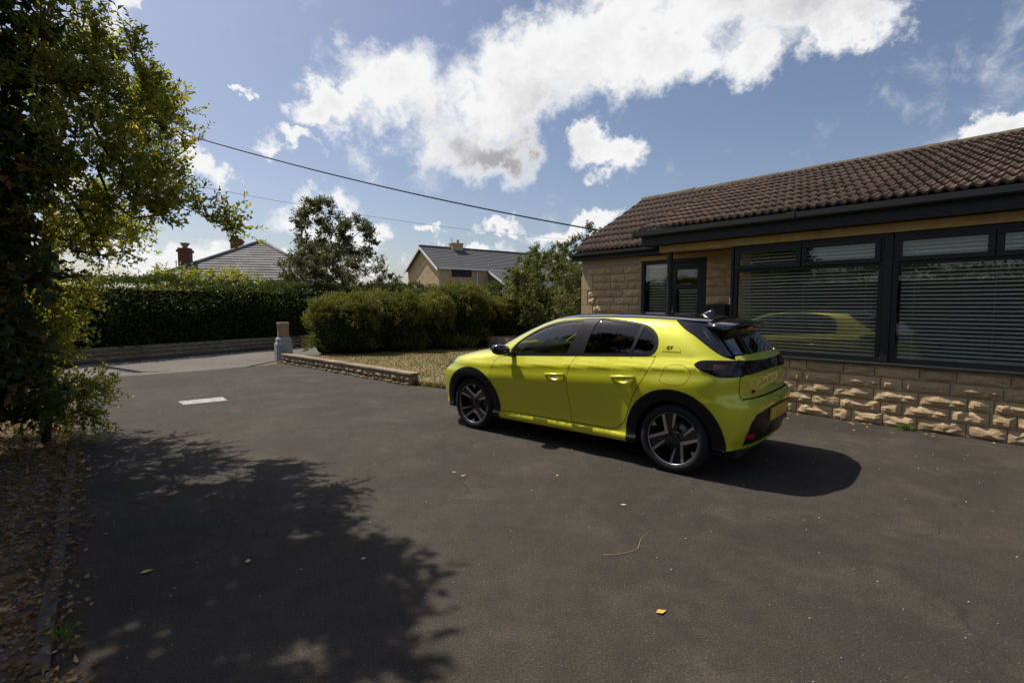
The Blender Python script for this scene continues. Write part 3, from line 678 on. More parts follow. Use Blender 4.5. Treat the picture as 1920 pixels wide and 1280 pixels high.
def dens(poly, step, closed=True):
    out = []
    for i in range(len(poly) if closed else len(poly) - 1):
        a = poly[i]; b = poly[(i + 1) % len(poly)]; n = max(1, int(math.hypot(b[0] - a[0], b[1] - a[1]) / step + .5))
        out += [(a[0] + (b[0] - a[0]) * k / n, a[1] + (b[1] - a[1]) * k / n) for k in range(n)]
    return out if closed else out + [poly[-1]]
def inset(poly, d):
    """shrink (d>0) or grow a polygon"""
    s = 1 if area2(poly) > 0 else -1; n = len(poly); out = []
    for i in range(n):
        p0 = poly[i - 1]; p1 = poly[i]; p2 = poly[(i + 1) % n]
        n1 = (-(p1[1] - p0[1]), p1[0] - p0[0]); n2 = (-(p2[1] - p1[1]), p2[0] - p1[0])
        l1 = math.hypot(*n1) or 1; l2 = math.hypot(*n2) or 1; n1 = (n1[0] / l1, n1[1] / l1); n2 = (n2[0] / l2, n2[1] / l2)
        m = (n1[0] + n2[0], n1[1] + n2[1]); q = m[0] ** 2 + m[1] ** 2; k = 2 / q if q > .5 else 1 / math.sqrt(max(q, 1e-6))
        out.append((p1[0] + s * d * m[0] * k, p1[1] + s * d * m[1] * k))
    return out
def spl(pts, step=.02, closed=False):
    """catmull-rom through 2-d points"""
    out = []; n = len(pts)
    for i in range(n if closed else n - 1):
        g = (lambda k: pts[k % n]) if closed else (lambda k: pts[min(max(k, 0), n - 1)])
        p0, p1, p2, p3 = g(i - 1), g(i), g(i + 1), g(i + 2); k = max(1, int(math.hypot(p2[0] - p1[0], p2[1] - p1[1]) / step + .5))
        for j in range(k):
            s = j / k; f = lambda c: .5 * (2 * p1[c] + (p2[c] - p0[c]) * s + (2 * p0[c] - 5 * p1[c] + 4 * p2[c] - p3[c]) * s * s + (3 * p1[c] - p0[c] - 3 * p2[c] + p3[c]) * s ** 3)
            out.append((f(0), f(1)))
    return out if closed else out + [pts[-1]]
def patch(outer, holes, pj, fn, step=.03, off=0., skirt=.014, side=1):
    """triangulated panel lying on the body surface, with folded edges; side=-1 mirrors it to the other flank"""
    loops = [dens(outer, step)] + [dens(h, step) for h in holes]; pts = []; edges = []
    for lp in loops:
        k = len(pts); pts += lp; edges += [(k + i, k + (i + 1) % len(lp)) for i in range(len(lp))]
    nb = len(pts); xs = [p[0] for p in loops[0]]; yv = [p[1] for p in loops[0]]
    bp = np.array(pts); x = min(xs)
    while x < max(xs):
        y = min(yv)
        while y < max(yv):
            q = (x + random.uniform(-.1, .1) * step, y + random.uniform(-.1, .1) * step)
            if inpoly(q, loops[0]) and not any(inpoly(q, h) for h in loops[1:]) and np.min((bp[:, 0] - q[0]) ** 2 + (bp[:, 1] - q[1]) ** 2) > (.5 * step) ** 2: pts.append(q)
            y += step
        x += step
    vo, eo, fo, ov, oe, of = delaunay_2d_cdt([Vector(p) for p in pts], edges, [], 0, 1e-5)
    fs = []
    for f in fo:
        c = (sum(vo[i][0] for i in f) / 3, sum(vo[i][1] for i in f) / 3)
        if inpoly(c, loops[0]) and not any(inpoly(c, h) for h in loops[1:]): fs.append(tuple(f))
    V = []; Nn = []
    for p in vo:
        P = Vector(pj(p[0], p[1])); g = grad(fn, P.x, P.y, P.z); V.append(P + g * off); Nn.append(g)
    # consistent winding: face normal along surface normal
    out = []
    cnt = {}
    for f in fs:
        nn = (V[f[1]] - V[f[0]]).cross(V[f[2]] - V[f[0]])
        f = f if nn.dot(Nn[f[0]] + Nn[f[1]] + Nn[f[2]]) > 0 else (f[0], f[2], f[1]); out.append(f)
        for i in range(3):
            e = (f[i], f[(i + 1) % 3]); cnt[e] = cnt.get(e, 0) + 1
    if skirt:
        for (a, b) in [e for e in cnt if (e[1], e[0]) not in cnt]:
            k = len(V); V += [V[a], V[b], V[b] - Nn[b] * skirt, V[a] - Nn[a] * skirt]
            q = (V[b] - V[a]).cross(Nn[a]); q = q.normalized() if q.length > 1e-9 else Nn[a]
            Nn += [q] * 4; out += [(k + 1, k, k + 3), (k + 1, k + 3, k + 2)]
    if side < 0:
        V = [Vector((v.x, -v.y, v.z)) for v in V]; Nn = [Vector((v.x, -v.y, v.z)) for v in Nn]; out = [f[::-1] for f in out]
    return V, out, Nn
def panel(name, m, parent, pieces):
    """pieces: list of patch() results joined into one mesh with surface normals"""
    V = []; F = []; N = []
    for v, f, n in pieces:
        k = len(V); V += v; N += n; F += [tuple(i + k for i in t) for t in f]
    me = bpy.data.meshes.new(name); me.from_pydata([tuple(v) for v in V], [], F)
    me.polygons.foreach_set('use_smooth', [True] * len(F)); me.update()
    me.normals_split_custom_set_from_vertices([tuple(n) for n in N])
    me.materials.append(MATS[m]); return link(bpy.data.objects.new(name, me), parent)

def m_paint():
    m = mat('paint_yellow', (.60, .62, .016), .34, metal=.0, spec=.5, coat=1.); t = NT(m); v = t.coord()
    f = t.n('ShaderNodeLayerWeight'); f.inputs['Blend'].default_value = .35
    c = t.mix(f.outputs['Facing'], (.62, .605, .026), (.45, .45, .018)); t.base(c); m.node_tree.nodes['Principled BSDF'].inputs['Metallic'].default_value = .25; return m
m_paint()
mat('gloss_black', (.010, .010, .012), .12, spec=.5, coat=.6)
mat('cladding_black', (.008, .008, .009), .4, spec=.25)
mat('tyre_rubber', (.013, .013, .013), .82, spec=.3)
mat('rim_silver', (.56, .56, .57), .30, metal=.9)
mat('rim_black', (.012, .012, .013), .25, coat=.4)
mat('lamp_smoked', (.010, .007, .007), .14, spec=.3)
mat('lamp_inner', (.045, .030, .026), .25, spec=.3)
mat('reflector_red', (.42, .008, .01), .2, coat=.7)
mat('plate_yellow', (.62, .42, .03), .4)
mat('trim_satin', (.010, .010, .011), .5, spec=.12)
mat('car_cabin', (.018, .018, .02), .8)
mat('brake_disc', (.16, .16, .16), .4, metal=.8)
mat('headlamp_glass', (.05, .052, .058), .08, coat=1.)

CAR_ANG = R(48.82)
CU = Vector((-math.sin(CAR_ANG), math.cos(CAR_ANG), 0)); CN = Vector((-math.cos(CAR_ANG), -math.sin(CAR_ANG), 0))
CAR_O = Vector((1.427, 4.504, 0)) - CN * .862
car = empty('parked_car', CAR_O, math.atan2(CU.y, CU.x), 'lime yellow five-door hatchback with black roof parked on the driveway', 'car')

S = pj_side(ys); SL = pj_side(ys_low)
# ---- outlines in side view (x forward from the rear axle, z up)
mid_edge = [(1.11, .292), (1.118, .445), (1.145, .69), (1.125, .86), (1.07, belt(1.07))]
fd_front = [(2.04, belt(2.04)), (2.165, .885), (2.212, .79), (2.218, .65), (2.198, .455), (2.15, .282)]
front_door = spl(fd_front, .03)[:-1] + [(2.15, .282)] + spl(mid_edge, .03) + [(x, belt(x)) for x in np.linspace(1.1, 2.0, 20)]
rd_rear = [(1.11, .292), (.66, .302), (.56, .33), (.485, .40), (.44, .52), (.385, .66), (.30, .81), (.222, .955), (.20, belt(.2))]
rear_door = spl(rd_rear, .03) + [(x, belt(x)) for x in np.linspace(.23, 1.04, 18)] + spl(mid_edge[::-1], .03)[:-1]
top_line = [(2.02, belt(2.02) + .004), (1.93, 1.065), (1.80, 1.165), (1.65, 1.248), (1.48, 1.307), (1.28, 1.346), (1.0, 1.366), (.72, 1.362), (.47, 1.338), (.33, 1.303), (.238, 1.238), (.200, 1.165), (.206, 1.085), (.255, 1.042), (.32, belt(.32) + .004)]
dlo = spl(top_line, .03) + [(x, belt(x) + .004) for x in np.linspace(.36, 1.98, 40)]
bz = lambda x, d=.028: (x, belt(x) + d)
g_front = spl([bz(1.955, .026), (1.895, 1.07), (1.78, 1.155), (1.63, 1.232), (1.46, 1.287), (1.27, 1.323), (1.085, 1.337)], .03) + [(1.195, belt(1.195) + .028)]
g_rear = spl([bz(.985), (.905, 1.343), (.72, 1.340), (.50, 1.319), (.415, 1.303)], .03) + [bz(.475)]
g_quart = spl([(.375, 1.292), (.285, 1.247), (.232, 1.175), (.237, 1.10), (.285, 1.062), (.35, belt(.35) + .028)], .02) + [bz(.44)]
fuel = spl([(.10, .90), (.065, .962), (-.075, .977), (-.155, .915), (-.085, .808), (.11, .812)], .02, True)
lamp_side_top = [(-.172, .990), (-.205, 1.020), (-.26, 1.031), (-.36, 1.034)]
def cornerx(z): return lut(REAR, z) + .081
lamp_side = spl(lamp_side_top, .02) + [(cornerx(z), z) for z in np.linspace(1.032, .897, 8)] + spl([(-.44, .893), (-.37, .899), (-.28, .932), (-.205, .964), (-.176, .985)], .02)
def nosex(z): return lut(NOSE, z) - .13
head_side = [(2.885, .838), (2.97, .85), (3.08, .812), (nosex(.77) - .005, .77), (nosex(.70) - .005, .70), (3.12, .69), (3.0, .735), (2.91, .79)]
cbl = [(.115, 1.36), (-.014, 1.287), (-.119, 1.228), (-.234, 1.152), (-.335, 1.088), (-.385, 1.062)]
VR = .885
def railz(x): return belt(x) + (lut(ROOF, x) - belt(x)) * VR
def wsx(z): return lut(SCREEN, z) - .2335
cbl[0] = (.10, railz(.10))
# where the windscreen edge meets the rail
zz = bis(lambda z: railz(wsx(z)) - z, 1.0, 1.42); x_ws = wsx(zz)
def arc(c, r, a0, a1, n=26): return [(c[0] + r * math.cos(R(a)), c[1] + r * math.sin(R(a))) for a in np.linspace(a0, a1, n)]
fend = lambda x: lut(BON, x) - .045
shell = [(2.12, .19), (.455, .205)] + arc(ARCHES[0], .435, -10, 187) + [(-.44, .262)]
shell += [(cornerx(z), z) for z in np.linspace(.27, 1.035, 40)] + spl(cbl[::-1], .03)
shell += [(x, railz(x)) for x in np.linspace(.15, x_ws, 40)] + [(wsx(z), z) for z in np.linspace(zz - .01, 1.02, 24)]
shell += [(x, fend(x)) for x in np.linspace(2.30, 3.12, 28)] + [(nosex(z), z) for z in np.linspace(.775, .22, 22)] + [(3.02, .20), (2.985, .22)] + arc(ARCHES[1], .435, -8, 188)
holes = [inset(front_door, -.004), inset(rear_door, -.004), inset(dlo, -.002), inset(fuel, -.002), lamp_side, inset(head_side, -.002)]
# holes that touch the outline or each other are merged by point tests, so doors and glass share one opening
rear_lo = [(-y, z) for y, z in []]
def rear_y(z): return ys(cornerx(z), z)
diff_l = [(0, .618), (.25, .612), (.40, .598), (.565, .57), (.625, .50), (.645, .40), (.64, .292), (0, .285)]
diffuser = [(y, z) for y, z in diff_l] + [(-y, z) for y, z in diff_l[-2:0:-1]]
bump_side = [(rear_y(z), z) for z in np.linspace(.27, .70, 22)]
bumper = bump_side + [(y, .702) for y in np.linspace(.6, -.6, 14)] + [(-y, z) for y, z in bump_side[::-1]] + [(.0, .27)]
PR = pj_rear(ys)
hatch_side = [(rear_y(z) - .012, z) for z in np.linspace(.712, .892, 9)]
hatch = hatch_side + [(y, .90 + .025 * (1 - (y / .7) ** 2)) for y in np.linspace(.62, -.62, 20)] + [(-y, z) for y, z in hatch_side[::-1]]
band_side = [(rear_y(z) - .001, z) for z in np.linspace(.897, 1.032, 7)]
band = band_side + [(y, 1.008 + .022 * (y / .7) ** 2) for y in np.linspace(.62, -.62, 20)] + [(-y, z) for y, z in band_side[::-1]] + [(y, .904 + .024 * (1 - (y / .7) ** 2)) for y in np.linspace(-.62, .62, 20)]
ledge_s = [(rear_y(1.038) - .012, 1.038), (rear_y(1.064) - .02, 1.064)]
ledge = ledge_s + [(y, 1.066 + .008 * (1 - (y / .6) ** 2)) for y in np.linspace(.58, -.58, 16)] + [(-y, z) for y, z in ledge_s[::-1]] + [(y, 1.014 + .022 * (y / .7) ** 2) for y in np.linspace(-.6, .6, 16)]
def gl_y(z): return ys(cornerx(z), z) - .015
rg_s = [(gl_y(z), z) for z in np.linspace(1.076, 1.335, 14)]
rglass = rg_s + [(-y, z) for y, z in rg_s[::-1]]
sides = (1, -1)
cups = {hx: spl([(hx + .09, hz - .004), (hx + .05, hz - .042), (hx - .01, hz - .052), (hx - .07, hz - .03), (hx - .085, hz), (hx - .02, hz + .024), (hx + .05, hz + .018)], .014, True) for hx, hz in ((1.30, .775), (.50, .822))}
print('car: shell')
body = panel('body', 'paint_yellow', car, [patch(shell, holes, S, ys, .028, side=s) for s in sides])
panel('cabin_lining', 'car_cabin', car, [patch(shell, holes, S, ys, .05, -.017, 0, s) for s in sides])
for s in sides:
    fd = panel('door', 'paint_yellow', car, [patch(inset(front_door, .003), [cups[1.30]], SL, ys_low, .028, side=s)])
    rd = panel('door', 'paint_yellow', car, [patch(inset(rear_door, .003), [cups[.50]], SL, ys_low, .028, side=s)])
    if s > 0: tag(fd, 'front door facing the camera'); tag(rd, 'rear door facing the camera')
    for d, hx, hz in ((fd, 1.30, .775), (rd, .50, .822)):
        mb = MB(); y0 = ys_low(hx, hz)
        L = .125; pts = [(hx - L, s * (y0 - .012), hz + .012), (hx - L * .85, s * (y0 + .022), hz + .010), (hx, s * (y0 + .034), hz + .006), (hx + L * .85, s * (y0 + .024), hz - .002), (hx + L, s * (y0 - .012), hz - .004)]
        mb.tube(pts, [.014, .017, .018, .016, .012], 10); h = mb.build('handle', 'paint_yellow', d)
        h.scale = (1, 1, 1)
        cp = cups[hx]; v_, f_, n_ = patch(cp, [], SL, ys_low, .014, 0, 0, 1); cx_ = sum(p[0] for p in cp) / len(cp); cz_ = sum(p[1] for p in cp) / len(cp)
        for i_, q_ in enumerate(v_):
            k_ = max(0, 1 - math.hypot((q_.x - cx_) / .095, (q_.z - cz_) / .042) ** 2); v_[i_] = Vector((q_.x, s * (q_.y - .034 * k_ ** .7), q_.z))
        MB().add(v_, [f if s > 0 else f[::-1] for f in f_], True).build('handle_recess', 'paint_yellow', d, fixn=False)
    tr = panel('window_trim', 'trim_satin', car, [patch(dlo, [g_front, g_rear, g_quart], S, ys_up, .03, .004, side=s)])
    for nm, gp, gm in (('window', g_front, 'car_glass_clear'), ('window', g_rear, 'car_glass_dark'), ('quarter_window', g_quart, 'car_glass_dark')):
        panel(nm, gm, car, [patch(inset(gp, -.003), [], S, ys_up, .04, -.002, 0, s)])
    panel('fuel_flap' if s > 0 else 'quarter_blank', 'paint_yellow', car, [patch(inset(fuel, .0022), [], S, ys, .025, side=s)])
    lamp = panel('tail_lamp', 'lamp_smoked', car, [patch(inset(lamp_side, .001), [], S, ys, .025, .004, .0, side=s)])
    inner = [(-.335, 1.0), (-.335, .93), (-.40, .915), (-.465, .92), (-.465, .995)]
    panel('lamp_lens', 'lamp_inner', lamp, [patch(inner, [], S, ys, .025, .0058, 0, s)])
    panel('head_lamp', 'headlamp_glass', car, [patch(head_side, [], SL, ys_low, .025, .003, side=s)])
    for k, c in enumerate(ARCHES):
        if k == 0: o_ = arc(c, .452, -14, 186) ; i_ = arc(c, .352, 186, -14)
        else: o_ = arc(c, .452, -10, 194); i_ = arc(c, .352, 194, -10)
        panel('arch_cladding', 'cladding_black', car, [patch(o_ + i_, [], SL, ys_low, .03, .012, .10, s)])
    # wing mirror
    mr = MB(); prof = [(0, 0), (.03, .045), (.05, .075), (.055, .105), (.045, .13)]
    V = []; nseg = 14
    for r_, (a, b) in enumerate([(.0, .02), (.02, .85), (.07, 1.), (.12, .96), (.16, .72), (.175, .3)]):
        for j in range(nseg):
            q = 2 * math.pi * j / nseg; cx = math.cos(q); cz = math.sin(q)
            sx = math.copysign(abs(cx) ** .7, cx); sz = math.copysign(abs(cz) ** .7, cz)
            V.append((2.0 - .105 + a, s * (.965 + sx * .105 * b), 1.005 + sz * .062 * b + .01 * sx))
    F = [(i * nseg + j, i * nseg + (j + 1) % nseg, (i + 1) * nseg + (j + 1) % nseg, (i + 1) * nseg + j) for i in range(5) for j in range(nseg)] + [tuple(5 * nseg + j for j in range(nseg))]
    mr.add(V, F, True); mr.tube([(1.93, s * .80, .945), (1.94, s * .86, .955), (1.955, s * .92, .965)], [.035, .03, .03], 8)
    mo = mr.build('wing_mirror', 'gloss_black', car)
print('car: rear')
tag(panel('rear_bumper', 'paint_yellow', car, [patch(bumper, [inset(diffuser, -.002)], PR, ys, .035)]), 'yellow rear bumper')
panel('diffuser', 'cladding_black', car, [patch(diffuser, [], PR, ys, .04, -.012)])
tg = panel('tailgate', 'paint_yellow', car, [patch(hatch, [], PR, ys, .03), patch(ledge, [], PR, ys, .025)])
panel('light_band', 'lamp_smoked', car, [patch(band, [], PR, ys, .03, .004, 0)])
panel('rear_window', 'car_glass_dark', car, [patch(rglass, [], PR, ys, .04)])
for s in sides:
    panel('reflector', 'reflector_red', car, [patch([(s * .66, .402), (s * .53, .392), (s * .525, .358), (s * .645, .368)], [], PR, ys, .03, .004)])
pl = patch([(.26, .585), (-.26, .585), (-.26, .475), (.26, .475)], [], PR, ys, .06, .006); panel('number_plate', 'plate_yellow', car, [pl])
# dark panels that close the shell behind the rear window edge and under the wing (fin)
for s in sides:
    fin = spl(cbl, .03) + [(cornerx(z), z) for z in np.linspace(1.062, 1.30, 12)] + [(cornerx(1.335), 1.335), (.06, railz(.06) - .0)]
    panel('spoiler_fin', 'gloss_black', car, [patch(inset(fin, .004), [], S, ys, .03, .002, side=s)])
# roof: black, between the rails
x0r, x1r = -.17, x_ws
def rail_y(x): return ys(x, railz(x)) - .004
roofp = [(x, rail_y(x)) for x in np.linspace(x0r, x1r - .02, 30)]
front_arc = [(bis(lambda x: lut(SCREEN, 1.365) - .03 - x - .16 * (y / .6) ** 2, 1.0, 2.2), y) for y in np.linspace(rail_y(x1r - .02) - .02, -rail_y(x1r - .02) + .02, 16)]
roof = roofp + front_arc + [(x, -y) for x, y in roofp[::-1]]
panel('roof', 'gloss_black', car, [patch(roof, [], pj_top(ys_up, 1.25, 1.45), ys_up, .05, .0)])
# windscreen
ws_s = [(ys_up(wsx(z), z) - .01, z) for z in np.linspace(.985, zz, 14)]
wsp = ws_s + [(y, zz + .006) for y in np.linspace(ws_s[-1][0] - .05, -ws_s[-1][0] + .05, 10)] + [(-y, z) for y, z in ws_s[::-1]]
panel('windscreen', 'car_glass_clear', car, [patch(wsp, [], pj_front(ys_up, 1.2), ys_up, .06)])
# bonnet and nose
def bon_y(x): return ys_low(x, fend(x)) - .006
bon_s = [(x, bon_y(x)) for x in np.linspace(2.36, 3.14, 24)]
bon_f = [(3.14 + .12 * (1 - (y / bon_s[-1][1]) ** 2), y) for y in np.linspace(bon_s[-1][1] * .9, -bon_s[-1][1] * .9, 12)]
panel('bonnet', 'paint_yellow', car, [patch(bon_s + bon_f + [(x, -y) for x, y in bon_s[::-1]], [], pj_top(ys_low, .55, 1.25), ys_low, .05)])
fr_s = [(ys_low(nosex(z), z), z) for z in np.linspace(.22, .765, 16)]
frp = fr_s + [(-y, z) for y, z in fr_s[::-1]]
grl = [(.55, .30), (.60, .42), (.52, .58), (-.52, .58), (-.60, .42), (-.55, .30)]
panel('front_bumper', 'paint_yellow', car, [patch(frp, [grl], pj_front(ys_low, 2.4), ys_low, .05)])
panel('grille', 'cladding_black', car, [patch(grl, [], pj_front(ys_low, 2.4), ys_low, .08, -.015)])
# cowl, underbody, cabin lining
mb = MB().box(-.48, 3.2, -.62, .62, .17, .30).box(.50, 2.08, -.80, .80, .19, .26).box(2.2, 3.15, -.60, .60, .30, .70).box(-.46, .36, -.60, .60, .30, .62).box(2.18, 2.52, -.66, .66, .70, .93); mb.build('underbody', 'car_cabin', car)
for s in sides:
    panel('inner_shell', 'car_cabin', car, [patch([(.44, .22), (2.10, .22), (2.12, .9), (2.0, belt(2.0) - .01), (.25, belt(.25) - .01), (.4, .75)], [], SL, ys_low, .08, -.03, 0, s),
                                            patch([(-.42, .62), (-.50, .70), (-.50, .9), (-.46, 1.03), (.25, 1.03), (.30, .80), (.05, .80), (-.25, .75)], [], SL, ys_low, .06, -.03, 0, s)])
mb = MB().box(-.44, .10, -.55, .55, .62, .92); mb.build('parcel_shelf', 'car_cabin', car)
mb = MB().box(1.95, 2.44, -.68, .68, .62, 1.015); mb.build('dashboard', 'car_cabin', car, .05)
def seat(y):
    mb = MB().box(1.0, 1.5, y - .24, y + .24, .30, .58)
    mb.prism([(1.05, .55), (1.18, .55), (1.02, 1.10), (.90, 1.10)], y - .23, y + .23, 'y')
    mb.prism([(.92, 1.13), (1.0, 1.13), (.97, 1.28), (.88, 1.28)], y - .12, y + .12, 'y'); return mb
for s in sides: seat(s * .36).build('seat', 'car_cabin', car, .04)
mb = MB().box(.15, .65, -.58, .58, .30, .58).prism([(.12, .55), (.28, .55), (.14, 1.08), (.02, 1.08)], -.58, .58, 'y'); mb.build('rear_bench', 'car_cabin', car, .04)
mb = MB(); c0 = Vector((1.78, -.36, .93)); ax = Vector((-.85, 0, .5)).normalized(); e1 = Vector((0, 1, 0)); e2 = ax.cross(e1)
mb.tube([c0 + (e1 * math.cos(q) + e2 * math.sin(q)) * .18 for q in np.linspace(0, 2 * math.pi, 25)], .015, 8, False); mb.tube([c0, c0 - ax * .25], .03, 8); mb.build('steering_wheel', 'car_cabin', car)
# roof spoiler
pr = []
xs_ = [(-.15, .0), (-.27, .004), (-.385, -.004), (-.42, -.016), (-.385, -.04), (-.30, -.045), (-.2, -.045)]
V = []; ny = 17
for j in range(ny):
    y = -.575 + 1.15 * j / (ny - 1); e = (y / .575)
    for (x, dz) in xs_:
        xx = x + (.07 * e ** 4 if x < -.3 else 0); zt = 1.372 - .030 * e * e - (.02 * abs(e) ** 6) - .10 * max(0, -x - .15) * 1.0
        V.append((xx, y, zt + dz + .008))
m_ = len(xs_)
F = [(j * m_ + i, j * m_ + (i + 1) % m_, (j + 1) * m_ + (i + 1) % m_, (j + 1) * m_ + i) for j in range(ny - 1) for i in range(m_)] + [tuple(range(m_)), tuple((ny - 1) * m_ + i for i in range(m_))[::-1]]
MB().add(V, F, True).build('spoiler', 'gloss_black', car)
# shark-fin aerial
mb = MB(); V = []
for (z, a, b, w) in [(0, .11, -.075, .034), (.03, .06, -.07, .022), (.055, .0, -.062, .012), (.068, -.03, -.056, .004)]:
    for k in range(10):
        q = 2 * math.pi * k / 10; V.append((.02 + (a + b) / 2 + (a - b) / 2 * math.cos(q), w * math.sin(q), 1.393 + z))
F = [(i * 10 + j, i * 10 + (j + 1) % 10, (i + 1) * 10 + (j + 1) % 10, (i + 1) * 10 + j) for i in range(3) for j in range(10)] + [tuple(30 + j for j in range(10))]
mb.add(V, F, True); mb.build('aerial_fin', 'gloss_black', car)
# rear wiper
MB().tube([(-.40, 0.02, 1.105), (-.41, .15, 1.112), (-.405, .34, 1.115)], [.018, .012, .008], 8).tube([(-.40, .05, 1.10), (-.385, .0, 1.10)], .028, 8).build('wiper', 'cladding_black', car)
# badges: raised letters
def text_mesh(txt, size, depth):
    cu = bpy.data.curves.new('t', 'FONT'); cu.body = txt; cu.size = size; cu.extrude = depth; cu.align_x = 'CENTER'; cu.align_y = 'CENTER'; cu.shear = .2
    o = bpy.data.objects.new('t', cu); COL.objects.link(o); dg = bpy.context.evaluated_depsgraph_get(); me = bpy.data.meshes.new_from_object(o.evaluated_get(dg)); bpy.data.objects.remove(o); return me
bx, bz_ = .085, 1.113
mxs = spl([(.15, 1.085), (.15, 1.155), (.05, 1.155), (-.005, 1.135), (-.03, 1.085)], .02, False)
panel('badge_plinth', 'paint_yellow', car, [patch(mxs, [], S, ys, .02, .0045, .006)])
def on_side(me, x, z, nm, m):
    g = grad(ys, x, 1, z); P = Vector((x, ys(x, z), z)) + g * .006; ex = Vector((-1, 0, 0)); ex = (ex - g * ex.dot(g)).normalized(); ez = g.cross(ex)
    M_ = Matrix((ex, ez, g)).transposed().to_4x4(); M_.translation = P
    me.transform(M_); me.materials.clear(); me.materials.append(MATS[m]); return link(bpy.data.objects.new(nm, me), car)
on_side(text_mesh('GT', .044, .003), bx - .005, bz_ + .002, 'badge', 'gloss_black')
def on_rear(me, y, z, nm, m):
    x = PR(y, z)[0]; g = grad(ys, x, y, z); P = Vector((x, y, z)) + g * .004; ex = Vector((0, -1, 0)); ex = (ex - g * ex.dot(g)).normalized(); ez = g.cross(ex)
    M_ = Matrix((ex, ez, g)).transposed().to_4x4(); M_.translation = P; me.transform(M_); me.materials.clear(); me.materials.append(MATS[m]); return link(bpy.data.objects.new(nm, me), car)
on_rear(text_mesh('208', .04, .003), .50, .755, 'badge', 'gloss_black')
# wheels
def tyre_mesh():
    prof = [(.232, -.095), (.262, -.103), (.292, -.100), (.306, -.085), (.312, -.06), (.3125, 0), (.312, .06), (.306, .085), (.292, .100), (.262, .103), (.236, .096), (.232, .085)]
    return MB().lathe(prof, 56, 'y').mesh('tyre')
ty = tyre_mesh(); ty.materials.append(MATS['tyre_rubber'])
rimm = MB().lathe([(.238, .096), (.240, .086), (.232, .080), (.226, .02), (.222, -.08)], 48, 'y').lathe([(.02, .045), (.06, .043), (.075, .030), (.075, -.02)], 24, 'y').mesh('rim_barrel'); rimm.materials.append(MATS['rim_black'])
lip = MB().lathe([(.229, .0865), (.2315, .0895), (.235, .0885), (.236, .084)], 48, 'y').mesh('rim_lip'); lip.materials.append(MATS['rim_silver'])
def wedge(a0, a1, r0, r1, y0, y1, dep, b0=None, b1=None):
    """spoke slice: outer angles a0..a1 at r1, inner angles b0..b1 at r0"""
    b0 = a0 if b0 is None else b0; b1 = a1 if b1 is None else b1
    P = lambda r, a, y: (r * math.cos(R(a)), y, r * math.sin(R(a)))
    vs = [P(r0, b0, y0), P(r0, b1, y0), P(r1, a1, y1), P(r1, a0, y1)]; vs += [(v[0], v[1] - dep, v[2]) for v in vs]
    return vs, [(0, 1, 2, 3), (7, 6, 5, 4), (0, 4, 5, 1), (1, 5, 6, 2), (2, 6, 7, 3), (3, 7, 4, 0)]
spk = MB(); blades = []
def blade(pl_):
    vs = [(r_ * math.cos(R(q)), y, r_ * math.sin(R(q))) for r_, q, y in pl_]; n_ = len(vs); vs += [(v[0], v[1] - .007, v[2]) for v in vs]
    m = MB().add(vs, [tuple(range(n_)), tuple(range(2 * n_ - 1, n_ - 1, -1))] + [(i, i + n_, (i + 1) % n_ + n_, (i + 1) % n_) for i in range(n_)]).mesh('spoke_blade'); m.materials.append(MATS['rim_silver']); blades.append(m)
for base in (90, 270):
    for sgn in (1, -1):
        ang = lambda a: base + sgn * a
        spk.add(*wedge(ang(30), ang(67), .05, .226, .036, .073, .035, ang(2), ang(80)))
        blade([(r_, ang(q), y) for r_, q, y in [(.092, 47, .052), (.225, 61, .080), (.225, 67, .080), (.098, 57, .053)]])
    blade([(r_, base + q, y) for r_, q, y in [(.100, 0, .052), (.225, 32, .080), (.225, 39, .080), (.063, 0, .047), (.225, -39, .080), (.225, -32, .080)]])
    blade([(.185, base, .064), (.224, base + 6, .078), (.224, base - 6, .078)])
spkm = spk.mesh('spokes'); spkm.materials.append(MATS['rim_black'])
for me in [spkm] + blades:
    bm = bmesh.new(); bm.from_mesh(me); bmesh.ops.recalc_face_normals(bm, faces=bm.faces); bm.to_mesh(me); bm.free()
capm = MB().lathe([(.0, .052), (.022, .052), (.03, .047)], 20, 'y').mesh('cap'); capm.materials.append(MATS['rim_black'])
disc = MB().lathe([(.06, -.012), (.14, -.012), (.14, -.03)], 32, 'y').mesh('brake_disc'); disc.materials.append(MATS['brake_disc'])
for (x, rot) in ((0, 60), (2.54, -2)):
    for s in sides:
        w = inst('wheel', ty, car, (x, s * .763, .3125), (0, R(rot), 0 if s > 0 else math.pi))
        for nm, me in (('rim', rimm), ('rim_lip', lip), ('spokes', spkm), *[('spoke_blade', b_) for b_ in blades], ('hub_cap', capm), ('brake_disc', disc)): inst(nm, me, w)
